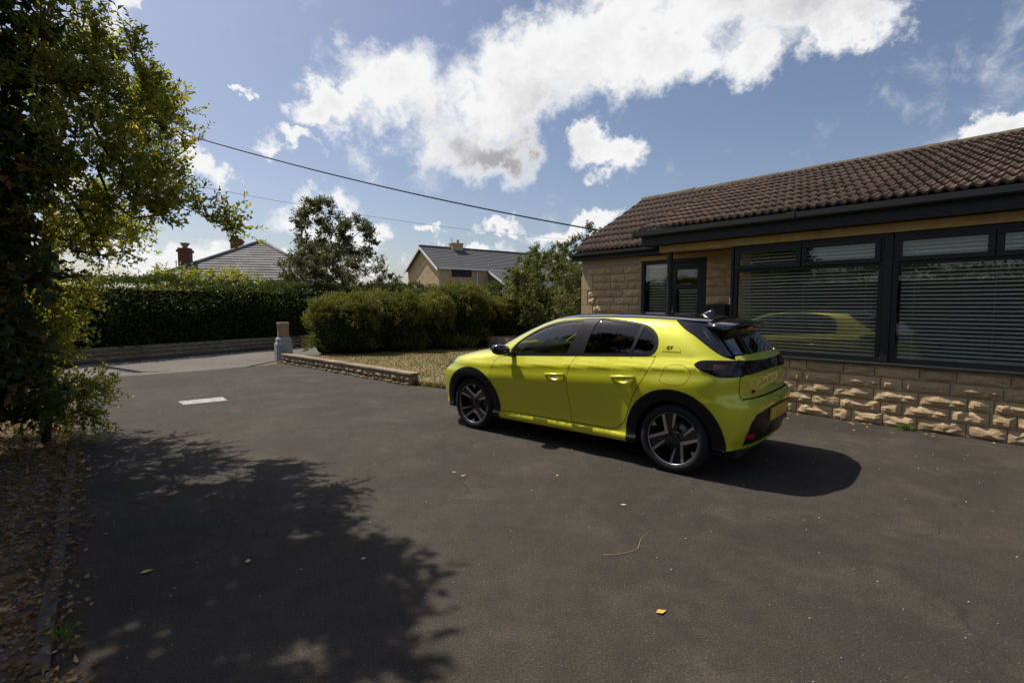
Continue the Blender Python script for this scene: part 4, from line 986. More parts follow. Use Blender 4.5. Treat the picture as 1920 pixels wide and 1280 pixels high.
# ------------------------------------------------------------------ plants
mat('leaf_core', (.010, .014, .006), .95, spec=.1)  # near-black filler colour standing in for the shade inside dense foliage
def ell_pts(r, n, c, rad, shell=.0):
    v = unit(r.normal(size=(n, 3))); k = r.uniform(shell, 1, (n, 1)) ** (1 / 3.); return np.array(c) + v * k * np.array(rad)
def skeleton(trunk, att, tip=.005):
    """join attractor points to the nearest limb so far; pipe-model radii"""
    nodes = [np.array(p, float) for p in trunk]; par = [-1] + list(range(len(trunk) - 1))
    c = np.array(trunk[-1]); order = np.argsort(np.linalg.norm(att - c, axis=1)); tips = []
    for i in order:
        p = att[i]; A = np.array(nodes); d = np.linalg.norm(A - p, axis=1) + .25 * np.maximum(0, A[:, 2] - p[2]); j = int(np.argmin(d)); q = nodes[j]; L = np.linalg.norm(p - q)
        if L > .35:
            m = (p + q) / 2 + rng.normal(0, .06, 3) * L + np.array([0, 0, .06 * L]); nodes.append(m); par.append(j); j = len(nodes) - 1
        nodes.append(p); par.append(j); tips.append(len(nodes) - 1)
    w = np.zeros(len(nodes)); kids = np.zeros(len(nodes), int)
    for k in par:
        if k >= 0: kids[k] += 1
    for i in range(len(nodes) - 1, -1, -1):
        if kids[i] == 0: w[i] = tip ** 2.2
        if par[i] >= 0: w[par[i]] += w[i]
    return nodes, par, w ** (1 / 2.2), tips
def limb_mesh(nodes, par, rad, seg=6, rmax=None):
    mb = MB()
    for i, p in enumerate(par):
        if p < 0: continue
        a = Vector(nodes[p]); b = Vector(nodes[i])
        if (b - a).length < 1e-4: continue
        ra = min(rad[p], rad[i] * 1.6) if rad[p] > rad[i] * 1.6 else rad[p]
        if rmax: ra = min(ra, rmax)
        mb.tube([a, (a + b) / 2, b], [ra, (ra + rad[i]) / 2, rad[i]], seg if rad[i] > .015 else 4, False)
    return mb
def shoots(r, tips, centre, k, length, nleaf, up=.5, out=.7, rand=.7, droop=0.):
    """leafy shoots at the twig ends: positions and growth directions of the leaves"""
    T = np.repeat(tips, k, 0); n = len(T)
    d = unit(out * unit(T - centre) + np.array([0, 0, up]) + rand * r.normal(size=(n, 3))); L = length * r.uniform(.45, 1.2, (n, 1))
    s = np.tile(np.linspace(.08, 1., nleaf), n)[:, None] * np.repeat(L, nleaf, 0); D = np.repeat(d, nleaf, 0)
    P = np.repeat(T, nleaf, 0) + D * s + np.array([0, 0, -1]) * droop * s * s; rv = unit(r.normal(size=P.shape)); side = unit(np.cross(D, rv))
    return P, unit(D * .55 + side * .85), T, d * L
def twig_mesh(mb, T, dv, rad=.0028):
    for a, b in zip(T, dv): mb.tube([a, a + b * .92], [rad, rad * .5], 3, False)
def make_tree(name, label, trunk, att, centre, leaf, bark='bark', k=5, sl=.35, nl=12, ll=.05, lw=.024, up=.5, out=.7, rand=.7, droop=0., tip=.005, seed=1, twigs=True, cat='tree', group=None, keep=None):
    r = np.random.default_rng(seed); nodes, par, rad, tips = skeleton(trunk, att, tip)
    base = Vector(trunk[0]); t = empty(name, base, 0, label, cat, group)
    mb = limb_mesh(nodes, par, rad); tp = np.array([nodes[i] for i in tips])
    P, D, T, dv = shoots(r, tp, np.array(centre), k, sl, nl, up, out, rand, droop)
    if twigs: twig_mesh(mb, T, dv)
    mb.v = [(v[0] - base.x, v[1] - base.y, v[2] - base.z) for v in mb.v]; mb.build('trunk', bark, t, fixn=False)
    if keep is not None:
        q = keep(P); P = P[q]; D = D[q]
    P = P - np.array(base)[None]
    link(bpy.data.objects.new('crown', leaves_mesh('crown', P, D, leaf, ll, lw, r=r)), t); return t
# near tree at the bed edge: light, small-leaved, shot through by the sun
r = np.random.default_rng(11)
def toward(P, k): return np.array((0, 0, 1.5)) + k * (P - np.array((0, 0, 1.5)))
att = np.concatenate([toward(np.concatenate([ell_pts(r, 128, (-5.4, 6.2, 3.45), (1.42, 1.4, 1.2), .15), ell_pts(r, 40, (-5.95, 6.1, 4.5), (1.3, 1.3, .8)), ell_pts(r, 12, (-4.45, 6.0, 3.95), (.5, .5, .6)), ell_pts(r, 12, (-4.5, 6.1, 2.9), (.55, .5, .4)),
                      np.array([(-3.95, 6.1, 2.75), (-3.75, 6.1, 2.62), (-3.55, 6.1, 2.5), (-3.38, 6.1, 2.44), (-3.28, 6.1, 2.40), (-4.2, 5.9, 4.3), (-4.1, 5.9, 4.0), (-3.9, 5.9, 3.6), (-3.85, 5.8, 3.4)])]), .80),
                      toward(np.concatenate([ell_pts(r, 60, (-5.5, 5.9, 2.2), (1.05, 1.0, .9)), ell_pts(r, 50, (-5.45, 5.45, 1.1), (.75, .6, .75)), ell_pts(r, 16, (-4.95, 5.75, .45), (.35, .3, .3)),
                      ell_pts(r, 90, (-6.3, 6.1, 3.2), (1.2, 1.2, 1.9)), ell_pts(r, 40, (-5.9, 5.9, 1.3), (.8, .7, .9))]), .95)]); att[:, 2] = np.maximum(att[:, 2], .2)
make_tree('garden_tree', 'sunlit small-leaved tree with a dark trunk at the planting bed edge', [(-5.05, 5.45, 0), (-5.02, 5.5, .5), (-5.12, 5.6, 1.1), (-5.2, 5.75, 1.7), (-5.3, 5.9, 2.3)], att, (-5.0, 5.5, 2.4), 'leaf_bright', k=9, sl=.34, nl=15, ll=.052, lw=.025, up=.55, tip=.0048, seed=3)
# darker, large-leaved tree nearer the camera, mostly above the frame
r = np.random.default_rng(21)
att = np.concatenate([ell_pts(r, 130, (-4.95, 4.25, 3.2), (1.1, .9, 1.4), .1), ell_pts(r, 80, (-4.6, 4.4, 4.8), (1.1, .9, .8)), ell_pts(r, 40, (-3.95, 4.2, 5.0), (.7, .75, .5)), ell_pts(r, 12, (-3.55, 3.9, 5.1), (.5, .6, .4)), ell_pts(r, 10, (-3.9, 3.4, 4.9), (.6, .4, .4)), ell_pts(r, 90, (-5.0, 4.5, 1.8), (.72, .6, 1.1)), ell_pts(r, 40, (-4.95, 4.7, .8), (.5, .4, .6))])
make_tree('broadleaf_tree', 'dark large-leaved tree overhanging the left edge of the driveway', [(-5.7, 4.3, 0), (-5.65, 4.3, .8), (-5.5, 4.25, 1.6), (-5.3, 4.2, 2.4), (-5.0, 4.2, 3.2)], att, (-4.6, 4.2, 3.2), 'leaf_dark', k=8, sl=.34, nl=9, ll=.105, lw=.058, up=.1, out=.5, droop=.6, tip=.007, seed=5)

def hedge_box(name, label, p0, p1, width, z0, z1, n, leaf, ll, lw, seed, wav=.18, cat='hedge', vis=None):
    """clipped hedge from p0 to p1; leaves sit on a wavering skin round a dark core"""
    r = np.random.default_rng(seed); a = Vector((*p0, 0)); b = Vector((*p1, 0)); L = (b - a).length; d = (b - a) / L; q = Vector((d.y, -d.x, 0))
    t = empty(name, (a + b) / 2, math.atan2(d.y, d.x), label, cat)
    H = z1 - z0; s = r.uniform(-L / 2, L / 2, n); w = r.uniform(0, 1, n); per = H * 2 + width; f = w * per
    y = np.where(f < H, -width / 2, np.where(f < H + width, -width / 2 + (f - H), width / 2)); z = np.where(f < H, z0 + f, np.where(f < H + width, z1, z0 + (per - f)))
    bump = lambda s_, k, ph: np.sin(s_ * k + ph) * .5 + np.sin(s_ * k * 2.3 + ph * 2 + z * 1.7) * .3 + np.sin(s_ * k * 5.1 + z * 3.1 + ph) * .2
    ny = np.where(f < H, -1, np.where(f < H + width, 0, 1)); nz = np.where((f >= H) & (f < H + width), 1., 0.)
    o = bump(s, 1.1, seed) * wav + r.normal(0, .05, n) + np.where(nz > 0, np.abs(r.normal(0, .07, n)), 0)
    P = np.column_stack([s, y + ny * o, np.maximum(z + nz * o, z0)]); D = np.column_stack([r.normal(0, .6, n), ny + r.normal(0, .5, n), nz * 1.3 + .25 + r.normal(0, .5, n)])
    link(bpy.data.objects.new('foliage', leaves_mesh('foliage', P, D, leaf, ll, lw, r=r)), t)
    # sprigs standing above the clipped top
    m = int(L * 7); S = np.column_stack([r.uniform(-L / 2, L / 2, m), r.uniform(-width / 2, width / 2, m), np.full(m, z1)]); P, D, T, dv = shoots(r, S, np.array([0, 0, z0 - 3.]), 2, .30, 9, .9, .2, .35)
    link(bpy.data.objects.new('sprigs', leaves_mesh('sprigs', P, D, leaf, ll, lw, r=r)), t)
    MB().box(-L / 2 + .1, L / 2 - .1, -width / 2 + wav + .12, width / 2 - wav - .12, 0.02, z1 - .16).build('dark_core', 'leaf_core', t); return t  # solid dark box added inside the leaves to block light
hedge_box('tall_hedge', 'tall dark clipped hedge above the stone wall across the lane', lp(-9.5, -.95), lp(17, -.95), 1.2, .30, 2.12, 60000, 'leaf_hedge', .085, .05, 4)
hedge_box('boundary_hedge', 'dark boundary hedge behind the planting bed on the left', (-11.0, 9.0), (-.4, -4.2), 1.1, .05, 2.35, 26000, 'leaf_hedge', .10, .06, 6)
# retaining wall under the far hedge: coursed rubble
rw_ = empty('lane_wall', (*lp(4, -.2), 0), math.atan2(RD.y, RD.x), 'low rubble retaining wall below the tall hedge across the lane', 'wall')
box('core', 'stone_old', rw_, -14, 14, -.0, .3, -.03, .36); rr = random.Random(2)
for c in range(3):
    x = -7.6
    while x < 7.5:
        L = rr.choice((.26, .34, .42, .3)); inst('stone', stone_me('stone_old', L, .125, rr.randrange(4)), rw_, (x + L / 2, -.0, c * .125 + .0), (0, 0, 0)); x += L
for k in range(10):
    box('kerb_stone', 'concrete_edging', rw_, -7.5 + k * 1.5 + .004, -6.0 + k * 1.5 - .004, -.42, -.30, -.03, .05, .01)
# arching olive-green shrubs along the lawn
def mound(name, label, c, rad, n, leaf, ll, lw, seed, group=None, up=.6, core=.9, cat='shrub', out=1., sq=.62, sprig=260):
    r = np.random.default_rng(seed); t = empty(name, (c[0], c[1], 0), 0, label, cat, group)
    v = unit(r.normal(size=(n, 3))); v[:, 2] = np.where(v[:, 2] < -.35, -v[:, 2], v[:, 2])
    v = np.sign(v) * np.abs(v) ** sq
    k = 1 + .10 * np.sin(v[:, 0] * 5 + seed) * np.sin(v[:, 1] * 4.3 + seed * 2) + .07 * np.sin(v[:, 0] * 11 + v[:, 2] * 9 + seed) + .05 * np.sin(v[:, 1] * 17 + v[:, 2] * 13)
    k = k[:, None] * (1 - np.abs(r.normal(0, .07, (n, 1)))); P = v * k * np.array(rad); P[:, 2] += c[2]
    sel = P[:, 2] > .02; P = P[sel]; v = v[sel]; D = v * out + np.array([0, 0, up]) + .45 * r.normal(size=v.shape)
    link(bpy.data.objects.new('foliage', leaves_mesh('foliage', P, D, leaf, ll, lw, r=r)), t)
    m = sprig; vv = unit(r.normal(size=(max(m, 1), 3))); vv[:, 2] = np.abs(vv[:, 2]); vv = np.sign(vv) * np.abs(vv) ** sq; Tp = vv * np.array(rad) * .97; Tp[:, 2] += c[2]; P, D, T, dv = shoots(r, Tp, np.array([0, 0, 0.]), 2, .24, 9, .5, 1., .4)
    if sprig: link(bpy.data.objects.new('sprigs', leaves_mesh('sprigs', P, D, leaf, ll, lw, r=r)), t)
    bm = bmesh.new(); bmesh.ops.create_icosphere(bm, subdivisions=3, radius=1.)
    for q in bm.verts:
        q.co = Vector([math.copysign(abs(c_) ** sq, c_) for c_ in q.co]); q.co = Vector((q.co.x * rad[0] * core, q.co.y * rad[1] * core, max(.01, q.co.z * rad[2] * core + c[2])))
    me = bpy.data.meshes.new('dark_core'); bm.to_mesh(me); bm.free(); me.materials.append(MATS['leaf_core']); link(bpy.data.objects.new('dark_core', me), t); return t  # solid dark blob added under the leaf skin to stop light passing through
G1 = 'olive shrubs along the far side of the lawn'
for lb, c_, ra_, n_ in (('broad olive-green shrub beside the gate pillar', (-5.15, 16.3, .72), (1.15, 1.0, 1.05), 13000),
                    ('olive-green shrub next to the broad one by the pillar', (-4.0, 17.2, .75), (1.15, 1.05, 1.12), 13000),
                    ('olive-green shrub just left of the tallest mound', (-2.95, 17.9, .7), (1.0, 1.05, 1.05), 11000),
                    ('tallest rounded olive-green shrub below the two-storey house', (-1.95, 18.8, .85), (1.25, 1.1, 1.32), 14000),
                    ('low olive-green shrub left of the dark bush by the bungalow', (-.75, 19.9, .7), (1.1, 1.1, 1.08), 11000),
                    ('smallest olive-green shrub behind the raised bed', (.35, 21.0, .6), (1.0, 1.0, .98), 8000)):
    mound('olive_shrub', lb, c_, ra_, n_, 'leaf_olive', .08, .022, int(n_ / 500 - c_[0] * 3), G1, 1.0)
mound('strappy_plant', 'clump of strappy leaves at the foot of the shrubs', (-2.0, 17.3, .05), (.7, .3, .2), 260, 'leaf_shrub', .36, .022, 8, None, 1.4, .3, 'plant', .5, 1., 0)
mound('strappy_plant', 'clump of strappy leaves nearer the gate pillar', (-3.4, 16.4, .05), (.5, .25, .18), 200, 'leaf_shrub', .32, .02, 9, None, 1.4, .3, 'plant', .5, 1., 0)
def bush(name, label, base, centre, rad, natt, leaf, seed, k=6, sl=.4, nl=10, ll=.1, lw=.05, shell=.15, cat='tree', trunk_top=None, **kw):
    r = np.random.default_rng(seed); att = ell_pts(r, natt, centre, rad, shell); att[:, 2] = np.maximum(att[:, 2], .15)
    tt = trunk_top or (centre[0], centre[1], centre[2] - rad[2] * .4)
    tr = [tuple(np.array(base) * (1 - s) + np.array(tt) * s) for s in (0, .35, .7, 1)]
    return make_tree(name, label, tr, att, centre, leaf, k=k, sl=sl, nl=nl, ll=ll, lw=lw, seed=seed, twigs=False, cat=cat, **kw)
bush('large_shrub', 'tall dark green bush beside the bungalow gable', (1.4, 19.5, 0), (1.35, 19.5, 1.75), (1.45, 1.2, 1.75), 150, 'leaf_shrub', 31, ll=.12, lw=.06, k=8, cat='shrub')
bush('buddleia_shrub', 'purple-flowering shrub against the bungalow corner', (2.05, 15.6, 0), (1.95, 15.6, 1.35), (.62, .6, 1.2), 70, 'leaf_shrub', 32, ll=.11, lw=.035, k=7, cat='shrub')
r = np.random.default_rng(40); fp = ell_pts(r, 26, (1.85, 15.2, 1.35), (.5, .35, .75), .6); P, D, T, dv = shoots(r, fp, np.array((1.9, 15.6, .6)), 1, .16, 26, .4, 1., .3)
fo = tag(link(bpy.data.objects.new('flower_spikes', leaves_mesh('flower_spikes', P - np.array((2.05, 15.6, 0)), D, 'leaf_flower', .03, .018)), bpy.data.objects['buddleia_shrub']), kind='stuff')
bush('conifer', 'narrow olive-green tree rising behind the bungalow roof', (4.3, 27.5, 0), (4.2, 27.5, 3.3), (1.5, 1.2, 2.7), 120, 'leaf_gum', 33, ll=.14, lw=.06, k=8)
# narrow tip
r = np.random.default_rng(34); 
bush('pear_tree', 'leafy green tree between the two-storey house and the bungalow', (2.6, 30, 0), (2.3, 30, 2.9), (2.6, 1.6, 2.0), 150, 'leaf_shrub', 35, ll=.15, lw=.075, k=7)
bush('gum_tree', 'tall airy eucalyptus with a pale trunk rising above the hedges', (-9.3, 26, 0), (-9.45, 26, 5.2), (1.25, 1.2, 1.7), 70, 'leaf_gum', 36, ll=.16, lw=.06, k=10, sl=.42, shell=.35, tip=.011, trunk_top=(-9.35, 26, 4.4))
bush('gum_tree', 'lower leaning limb-like eucalyptus crown right of the tall one', (-8.9, 26.2, 0), (-7.75, 26.2, 4.9), (.75, .7, .95), 26, 'leaf_gum', 37, ll=.17, lw=.065, k=8, sl=.4, shell=.35, tip=.011, trunk_top=(-8.3, 26.2, 3.6))
bush('dark_bush', 'dark green bush hiding the right side of the hipped roof', (-8.3, 21.5, 0), (-8.35, 21.5, 2.55), (1.3, 1.0, 1.3), 110, 'leaf_gum', 38, ll=.13, lw=.06, k=8, cat='shrub')
bush('thin_bush', 'thin twiggy bush right of the eucalyptus', (-6.6, 24, 0), (-6.7, 24, 2.7), (1.25, .9, 1.0), 70, 'leaf_gum', 39, ll=.12, lw=.05, k=6, cat='shrub')
bush('yellow_shrub', 'bright yellow-green shrub growing out of the far hedge', (-10.2, 19.0, 0), (-10.2, 18.9, 2.1), (.95, .7, .62), 60, 'leaf_bright', 41, ll=.10, lw=.045, k=7, cat='shrub')
bush('yellow_shrub', 'bright leafy sprays on the hedge below the tall chimney', (-11.9, 18.2, 0), (-11.9, 18.1, 2.2), (.85, .7, .6), 50, 'leaf_bright', 42, ll=.10, lw=.045, k=7, cat='shrub')
bush('willow_tree', 'feathery tree tops showing behind the hipped roof', (-16.5, 46, 0), (-16.4, 46, 5.2), (3.4, 2.0, 1.9), 80, 'leaf_gum', 43, ll=.3, lw=.06, k=7, sl=.9, droop=.5)
hedge_box('garden_hedge', 'dark green hedge line in front of the two-storey house', (-14, 27), (12, 35), 1.6, .1, 2.4, 16000, 'leaf_hedge', .16, .09, 8, .35)
hedge_box('far_hedge', 'distant hedge line closing the view left of the eucalyptus', (-46, 38), (-16, 56), 2.2, .1, 2.7, 9000, 'leaf_hedge', .26, .15, 9, .5)
# ------------------------------------------------------------------ far houses
def slate_courses(mb_parent, name, A, B, C_, D_, rows, m):
    """roof slope with stepped courses: A-B eaves, D-C ridge"""
    A, B, C_, D_ = map(Vector, (A, B, C_, D_)); nrm = (B - A).cross(D_ - A).normalized()
    if nrm.z < 0: nrm = -nrm
    for k in range(rows):
        s0, s1 = k / rows, (k + 1) / rows; p0 = A.lerp(D_, s0); p1 = B.lerp(C_, s0); p2 = B.lerp(C_, s1); p3 = A.lerp(D_, s1)
        vs = [p0 + nrm * .05, p1 + nrm * .05, p2 + nrm * .015, p3 + nrm * .015, p0 - nrm * .03, p1 - nrm * .03, p2 - nrm * .03, p3 - nrm * .03]
        MB().add(vs, [(0, 1, 2, 3), (4, 5, 1, 0), (7, 6, 5, 4), (5, 6, 2, 1), (6, 7, 3, 2), (7, 4, 0, 3)]).build(name, m, mb_parent, fixn=False)
ba = empty('hipped_bungalow', (-15.6, 32.3, 0), R(14), 'bungalow with grey hipped slate roof and red brick chimneys', 'house')
box('wall', 'brick_red', ba, -3.9, 3.9, -4.1, 7.5, 0, 2.7)
ez, az_, hw_ = 2.85, 5.45, 4.6
rfA = empty('roof'); rfA.parent = ba
slate_courses(rfA, 'slate_course', (-hw_, -4.5, ez), (hw_, -4.5, ez), (.02, -.1, az_), (-.02, -.1, az_), 16, 'slate_grey')
slate_courses(rfA, 'slate_course', (-hw_, 8, ez), (-hw_, -4.5, ez), (0, -.1, az_), (0, 8, az_), 10, 'slate_grey')
slate_courses(rfA, 'slate_course', (hw_, -4.5, ez), (hw_, 8, ez), (0, 8, az_), (0, -.1, az_), 10, 'slate_grey')
MB().tube([(-hw_, -4.5, ez + .06), (0, -.1, az_ + .07)], .10, 8).tube([(hw_, -4.5, ez + .06), (0, -.1, az_ + .07)], .10, 8).tube([(0, -.1, az_ + .07), (0, 8, az_ + .07)], .10, 8).build('hip_tiles', 'slate_grey', rfA)
for s in (1.2, 2.7):
    c = Vector((-hw_, 1, ez)).lerp(Vector((0, 1, az_)), .62); n_ = Vector((-.458, 0, .889)); o = MB().box(-.35, .35, -.5, .5, .0, .06).build('roof_light', 'black_upvc', rfA); o.location = (c.x, -1.2 + s, c.z + .04); o.rotation_euler = (0, -math.atan2(az_ - ez, hw_), 0)
def chimney(parent, x, y, z0, z1, w, pot=True, m='brick_red'):
    c = MB().box(x - w, x + w, y - w, y + w, z0, z1).box(x - w - .06, x + w + .06, y - w - .06, y + w + .06, z1, z1 + .14).box(x - w, x + w, y - w, y + w, z1 + .14, z1 + .24).build('chimney', m, parent)
    if pot: MB().lathe([(.13, z1 + .24), (.12, z1 + .30), (.20, z1 + .42), (.25, z1 + .52), (.22, z1 + .53), (.1, z1 + .4)], 14, 'z', (x, y, 0)).build('chimney_pot', 'terracotta', c)
    return c
c1 = chimney(ba, -3.4, -2.7, 0, 4.45, .28); c2 = chimney(ba, -2.26, 3.35, 3.6, 5.75, .33, False)
MB().lathe([(.14, 5.99), (.12, 6.12), (.17, 6.14), (.0, 6.17)], 12, 'z', (-2.26, 3.35, 0)).build('chimney_pot', 'brick_red', c2)
MB().tube([(-3.8, -2.9, 2.6), (-3.8, -2.9, 4.0)], .02, 6).tube([(-3.8, -2.9, 2.9), (-3.65, -2.85, 2.9)], .015, 5).tube([(-3.92, -2.9, 3.9), (-3.68, -2.9, 3.9)], .012, 5).tube([(-3.92, -2.9, 3.5), (-3.68, -2.9, 3.5)], .012, 5).build('aerial', 'black_gutter', ba)
# two-storey house: local x along the ridge, -y towards us
hb = empty('two_storey_house', (-8.8, 50, 0), math.atan2(.588, .807), 'two-storey buff brick house with grey slate roof and white barge boards', 'house')
Wd, EZ, RZ, Lh = 3.5, 5.0, 7.2, 15.
MB().prism([(-Wd + .15, 0), (Wd - .15, 0), (Wd - .15, EZ), (0, RZ - .12), (-Wd + .15, EZ)], 0.15, Lh, 'x').build('wall', 'brick_buff', hb)
rfB = empty('roof'); rfB.parent = hb
slate_courses(rfB, 'slate_course', (-.15, -Wd - .1, EZ - .05), (Lh, -Wd - .1, EZ - .05), (Lh, 0, RZ), (-.15, 0, RZ), 13, 'slate_dark')
slate_courses(rfB, 'slate_course', (Lh, Wd + .1, EZ - .05), (-.15, Wd + .1, EZ - .05), (-.15, 0, RZ), (Lh, 0, RZ), 6, 'slate_dark')
MB().tube([(-.2, 0, RZ + .06), (Lh, 0, RZ + .06)], .11, 8).build('ridge', 'slate_dark', rfB)
# catslide over the front wing
slate_courses(rfB, 'slate_course', (5.4, -Wd - 4.1, 3.05), (Lh - 2, -Wd - 4.1, 3.05), (Lh - 2, -Wd - .1, EZ - .02), (5.4, -Wd - .1, EZ - .02), 9, 'slate_dark')
for pts in ([(-.22, -Wd - .15, EZ - .12), (-.22, 0, RZ - .02)], [(-.22, Wd + .15, EZ - .12), (-.22, 0, RZ - .02)], [(5.36, -Wd - 4.15, 2.98), (5.36, -Wd - .1, EZ - .06)]):
    a, b = map(Vector, pts); MB().add([a, b, b + Vector((0, 0, -.22)), a + Vector((0, 0, -.22)), a + Vector((.06, 0, 0)), b + Vector((.06, 0, 0)), b + Vector((.06, 0, -.22)), a + Vector((.06, 0, -.22))], [(0, 1, 2, 3), (7, 6, 5, 4), (0, 4, 5, 1), (1, 5, 6, 2), (2, 6, 7, 3), (3, 7, 4, 0)]).build('barge_board', 'white_upvc', hb)
MB().prism([(-Wd + .1, 0), (-Wd - 3.9, 0), (-Wd - 3.9, 2.95), (-Wd + .1, EZ - .15)], 5.5, Lh - 2.1, 'x').build('front_wing', 'slate_dark', hb)
box('gutter', 'white_upvc', hb, 0, 5.3, -Wd - .22, -Wd - .1, EZ - .14, EZ - .03); MB().tube([(4.2, -Wd + .03, EZ - .15), (4.2, -Wd + .03, .2)], .05, 8).build('downpipe', 'white_upvc', hb)
wB = MB().box(1.5, 3.6, -Wd + .02, -Wd + .14, 4.22, 4.28).box(1.5, 3.6, -Wd + .02, -Wd + .14, 4.86, 4.92).box(1.5, 1.58, -Wd + .02, -Wd + .14, 4.28, 4.86).box(3.52, 3.6, -Wd + .02, -Wd + .14, 4.28, 4.86).box(2.5, 2.58, -Wd + .02, -Wd + .14, 4.28, 4.86).build('window', 'black_upvc', hb)
for a, b in ((1.58, 2.5), (2.58, 3.52)): box('pane', 'lamp_smoked' if False else 'black_gutter', wB, a, b, -Wd + .06, -Wd + .1, 4.28, 4.86)
cB = MB().box(3.3, 4.5, -.35, .35, 6.7, 7.65).box(3.24, 4.56, -.41, .41, 7.65, 7.77).build('chimney', 'brick_buff', hb); MB().lathe([(.13, 7.77), (.11, 8.1), (.14, 8.12), (0, 8.12)], 12, 'z', (4.1, 0, 0)).build('chimney_pot', 'terracotta', cB)
MB().tube([(3.4, 0, 7.7), (3.4, 0, 8.3)], .02, 5).tube([(3.15, 0, 8.2), (3.65, 0, 8.2)], .012, 5).tube([(3.2, 0, 8.0), (3.6, 0, 8.0)], .012, 5).build('aerial', 'black_gutter', hb)
# ------------------------------------------------------------------ cables and pole
def cable(name, a, b, sag, rad, label, n=40):
    a = Vector(a); b = Vector(b); mb = MB(); mb.tube([a.lerp(b, k / n) - Vector((0, 0, sag * 4 * (k / n) * (1 - k / n))) for k in range(n + 1)], rad, 6); return tag(mb.build(name, 'cable_black', fixn=False), label, 'cable')
pole = MB().lathe([(.13, -.3), (.10, 7.35), (.0, 7.36)], 12, 'z').tube([(-.5, 0, 7.1), (.5, 0, 7.1)], .035, 6).build('utility_pole', 'wood_weathered'); pole.location = (-12.6, 14.2, .2)
tag(pole, 'timber utility pole across the lane hidden behind the tree', 'pole')
cable('overhead_cable', (-12.6, 14.2, 7.32), (hp(7.37, 9.15)[0], hp(7.37, 9.15)[1], 3.17), .30, .016, 'thick black overhead cable running to the bungalow roof')
cable('overhead_cable', (-27.5, 40, 11.3), (9.2, 62, 9.2), .7, .014, 'thin distant overhead cable below the thick one')
cb = MB().tube([(0, 0, 0), (0, 0, 1.0)], .012, 6)
# ------------------------------------------------------------------ debris on the drive
def fallen(p, m, L, W, rz, label, curl=.25, group=None):
    V = []; n = 6
    for i in range(n + 1):
        u = i / n; w = W * max(.06, min(u / .42, (1 - u) / .58)); z = .004 + curl * L * (u - .5) ** 2
        V += [((u - .5) * L, -w / 2, z + curl * w * .5), ((u - .5) * L, 0, z), ((u - .5) * L, w / 2, z + curl * w * .4)]
    F = [f for i in range(n) for f in ((i * 3, i * 3 + 3, i * 3 + 4, i * 3 + 1), (i * 3 + 1, i * 3 + 4, i * 3 + 5, i * 3 + 2))]
    o = MB().add(V, F, True).build('fallen_leaf', m, fixn=False); o.location = (p[0], p[1], .0015); o.rotation_euler = (0, 0, rz); return tag(o, label, 'leaf', group)
mat('leaf_yellow', (.62, .36, .05), .7); mat('leaf_tan', (.46, .30, .14), .8); mat('leaf_pale', (.55, .50, .38), .8); mat('leaf_lime', (.40, .42, .10), .7)
fallen((.73, 2.41), 'leaf_yellow', .055, .04, .3, 'bright yellow fallen leaf in the foreground of the driveway')
fallen((.84, 3.76), 'leaf_pale', .05, .025, .1, 'pale curled leaf on the tarmac below the rear wheel')
fallen((-.43, 4.42), 'leaf_tan', .055, .03, .9, 'tan fallen leaf on open tarmac left of the car')
fallen((-.52, 4.52), 'leaf_pale', .05, .02, .2, 'pale leaf scrap beside the tan leaf left of the car')
fallen((.40, 4.43), 'leaf_yellow', .04, .022, 1.2, 'small yellow leaf on the tarmac below the rear door')
fallen((-2.06, 2.79), 'leaf_lime', .06, .045, .8, 'lime yellow leaf lying in the deep tree shadow')
fallen((-1.55, 2.91), 'leaf_lime', .05, .035, 2.0, 'small green-yellow leaf at the edge of the dappled shade')
fallen((-.88, 2.94), 'leaf_pale', .035, .025, .4, 'whitish leaf scrap at the shadow edge')
fallen((-1.98, 2.12), 'leaf_pale', .03, .02, 1.4, 'tiny pale scrap near the bottom left corner')
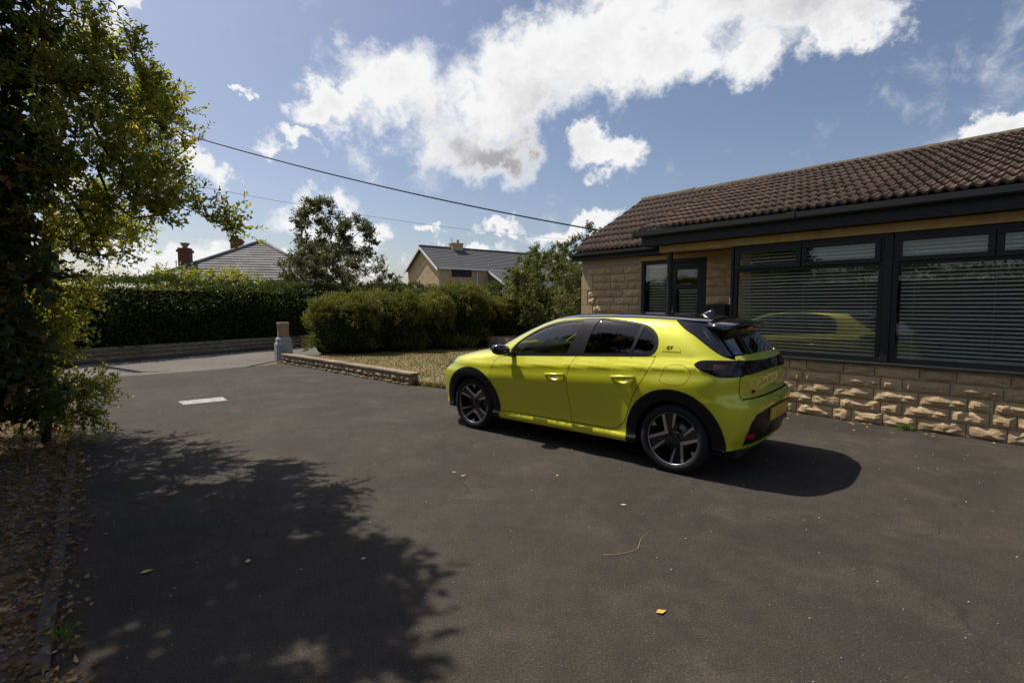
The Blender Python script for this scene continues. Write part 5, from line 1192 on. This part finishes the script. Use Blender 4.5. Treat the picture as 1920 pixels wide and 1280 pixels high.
GW = 'tan leaves along the foot of the stone wall'; rr = random.Random(8)
for k in range(16):
    t_ = rr.uniform(.6, 2.95); D_ = 7.70 - .05 - abs(rr.gauss(.05, .28)); p = hp(t_, D_); fallen(p, rr.choice(('leaf_tan', 'leaf_tan', 'leaf_yellow')), rr.uniform(.045, .075), rr.uniform(.02, .035), rr.uniform(0, 6), 'small dry tan leaf lying near the foot of the stone wall', .3, GW)
fallen((4.36, 6.66), 'leaf_pale', .10, .06, .4, 'largest pale leaf curled against the stone wall', .5)
tw = MB().tube([(.55, 2.99, .004), (.61, 2.99, .003), (.67, 3.005, .004), (.735, 3.03, .006), (.78, 3.065, .007), (.80, 3.12, .006), (.825, 3.19, .004), (.87, 3.26, .003), (.93, 3.33, .003)], [.0016, .0018, .0018, .0017, .0016, .0015, .0013, .001, .0007], 5).build('dry_twig', 'leaf_tan', fixn=False); tag(tw, 'thin bent dry twig lying on the open tarmac', 'twig')
mound('weed', 'small green weed growing at the foot of the stone wall', (hp(1.42, 7.6)[0], hp(1.42, 7.6)[1], .0), (.10, .07, .05), 130, 'leaf_green', .035, .018, 15, None, .5, .3, 'weed', 1., 1., 0)
mound('weed', 'grassy weed growing beside the bed edging', (-1.98, 2.14, .0), (.04, .04, .05), 45, 'leaf_green', .07, .007, 16, None, 1., .3, 'weed', 1., 1., 0)
pp = in_poly_pts([(4, -1), (6.2, 4.2), (3.2, 7.4), (-1, 9), (-6.5, 11), (-4.6, 5.5), (-1.7, 1.95), (0, 0)], 420, rng); n = len(pp)
V = octv[None] * rng.uniform(.0025, .0075, (n, 1, 1)) * rng.uniform(.6, 1.3, (n, 6, 1)) + np.column_stack([pp, np.full(n, .003)])[:, None, :]
mat('grit', (.42, .40, .36), .8)
tag(link(bpy.data.objects.new('grit', quads_mesh('grit', V, 6, [(0, 1, 4), (1, 2, 4), (2, 3, 4), (3, 0, 4), (1, 0, 5), (2, 1, 5), (3, 2, 5), (0, 3, 5)], 'grit'))), 'scattered pale grit on the tarmac', 'grit', kind='stuff')
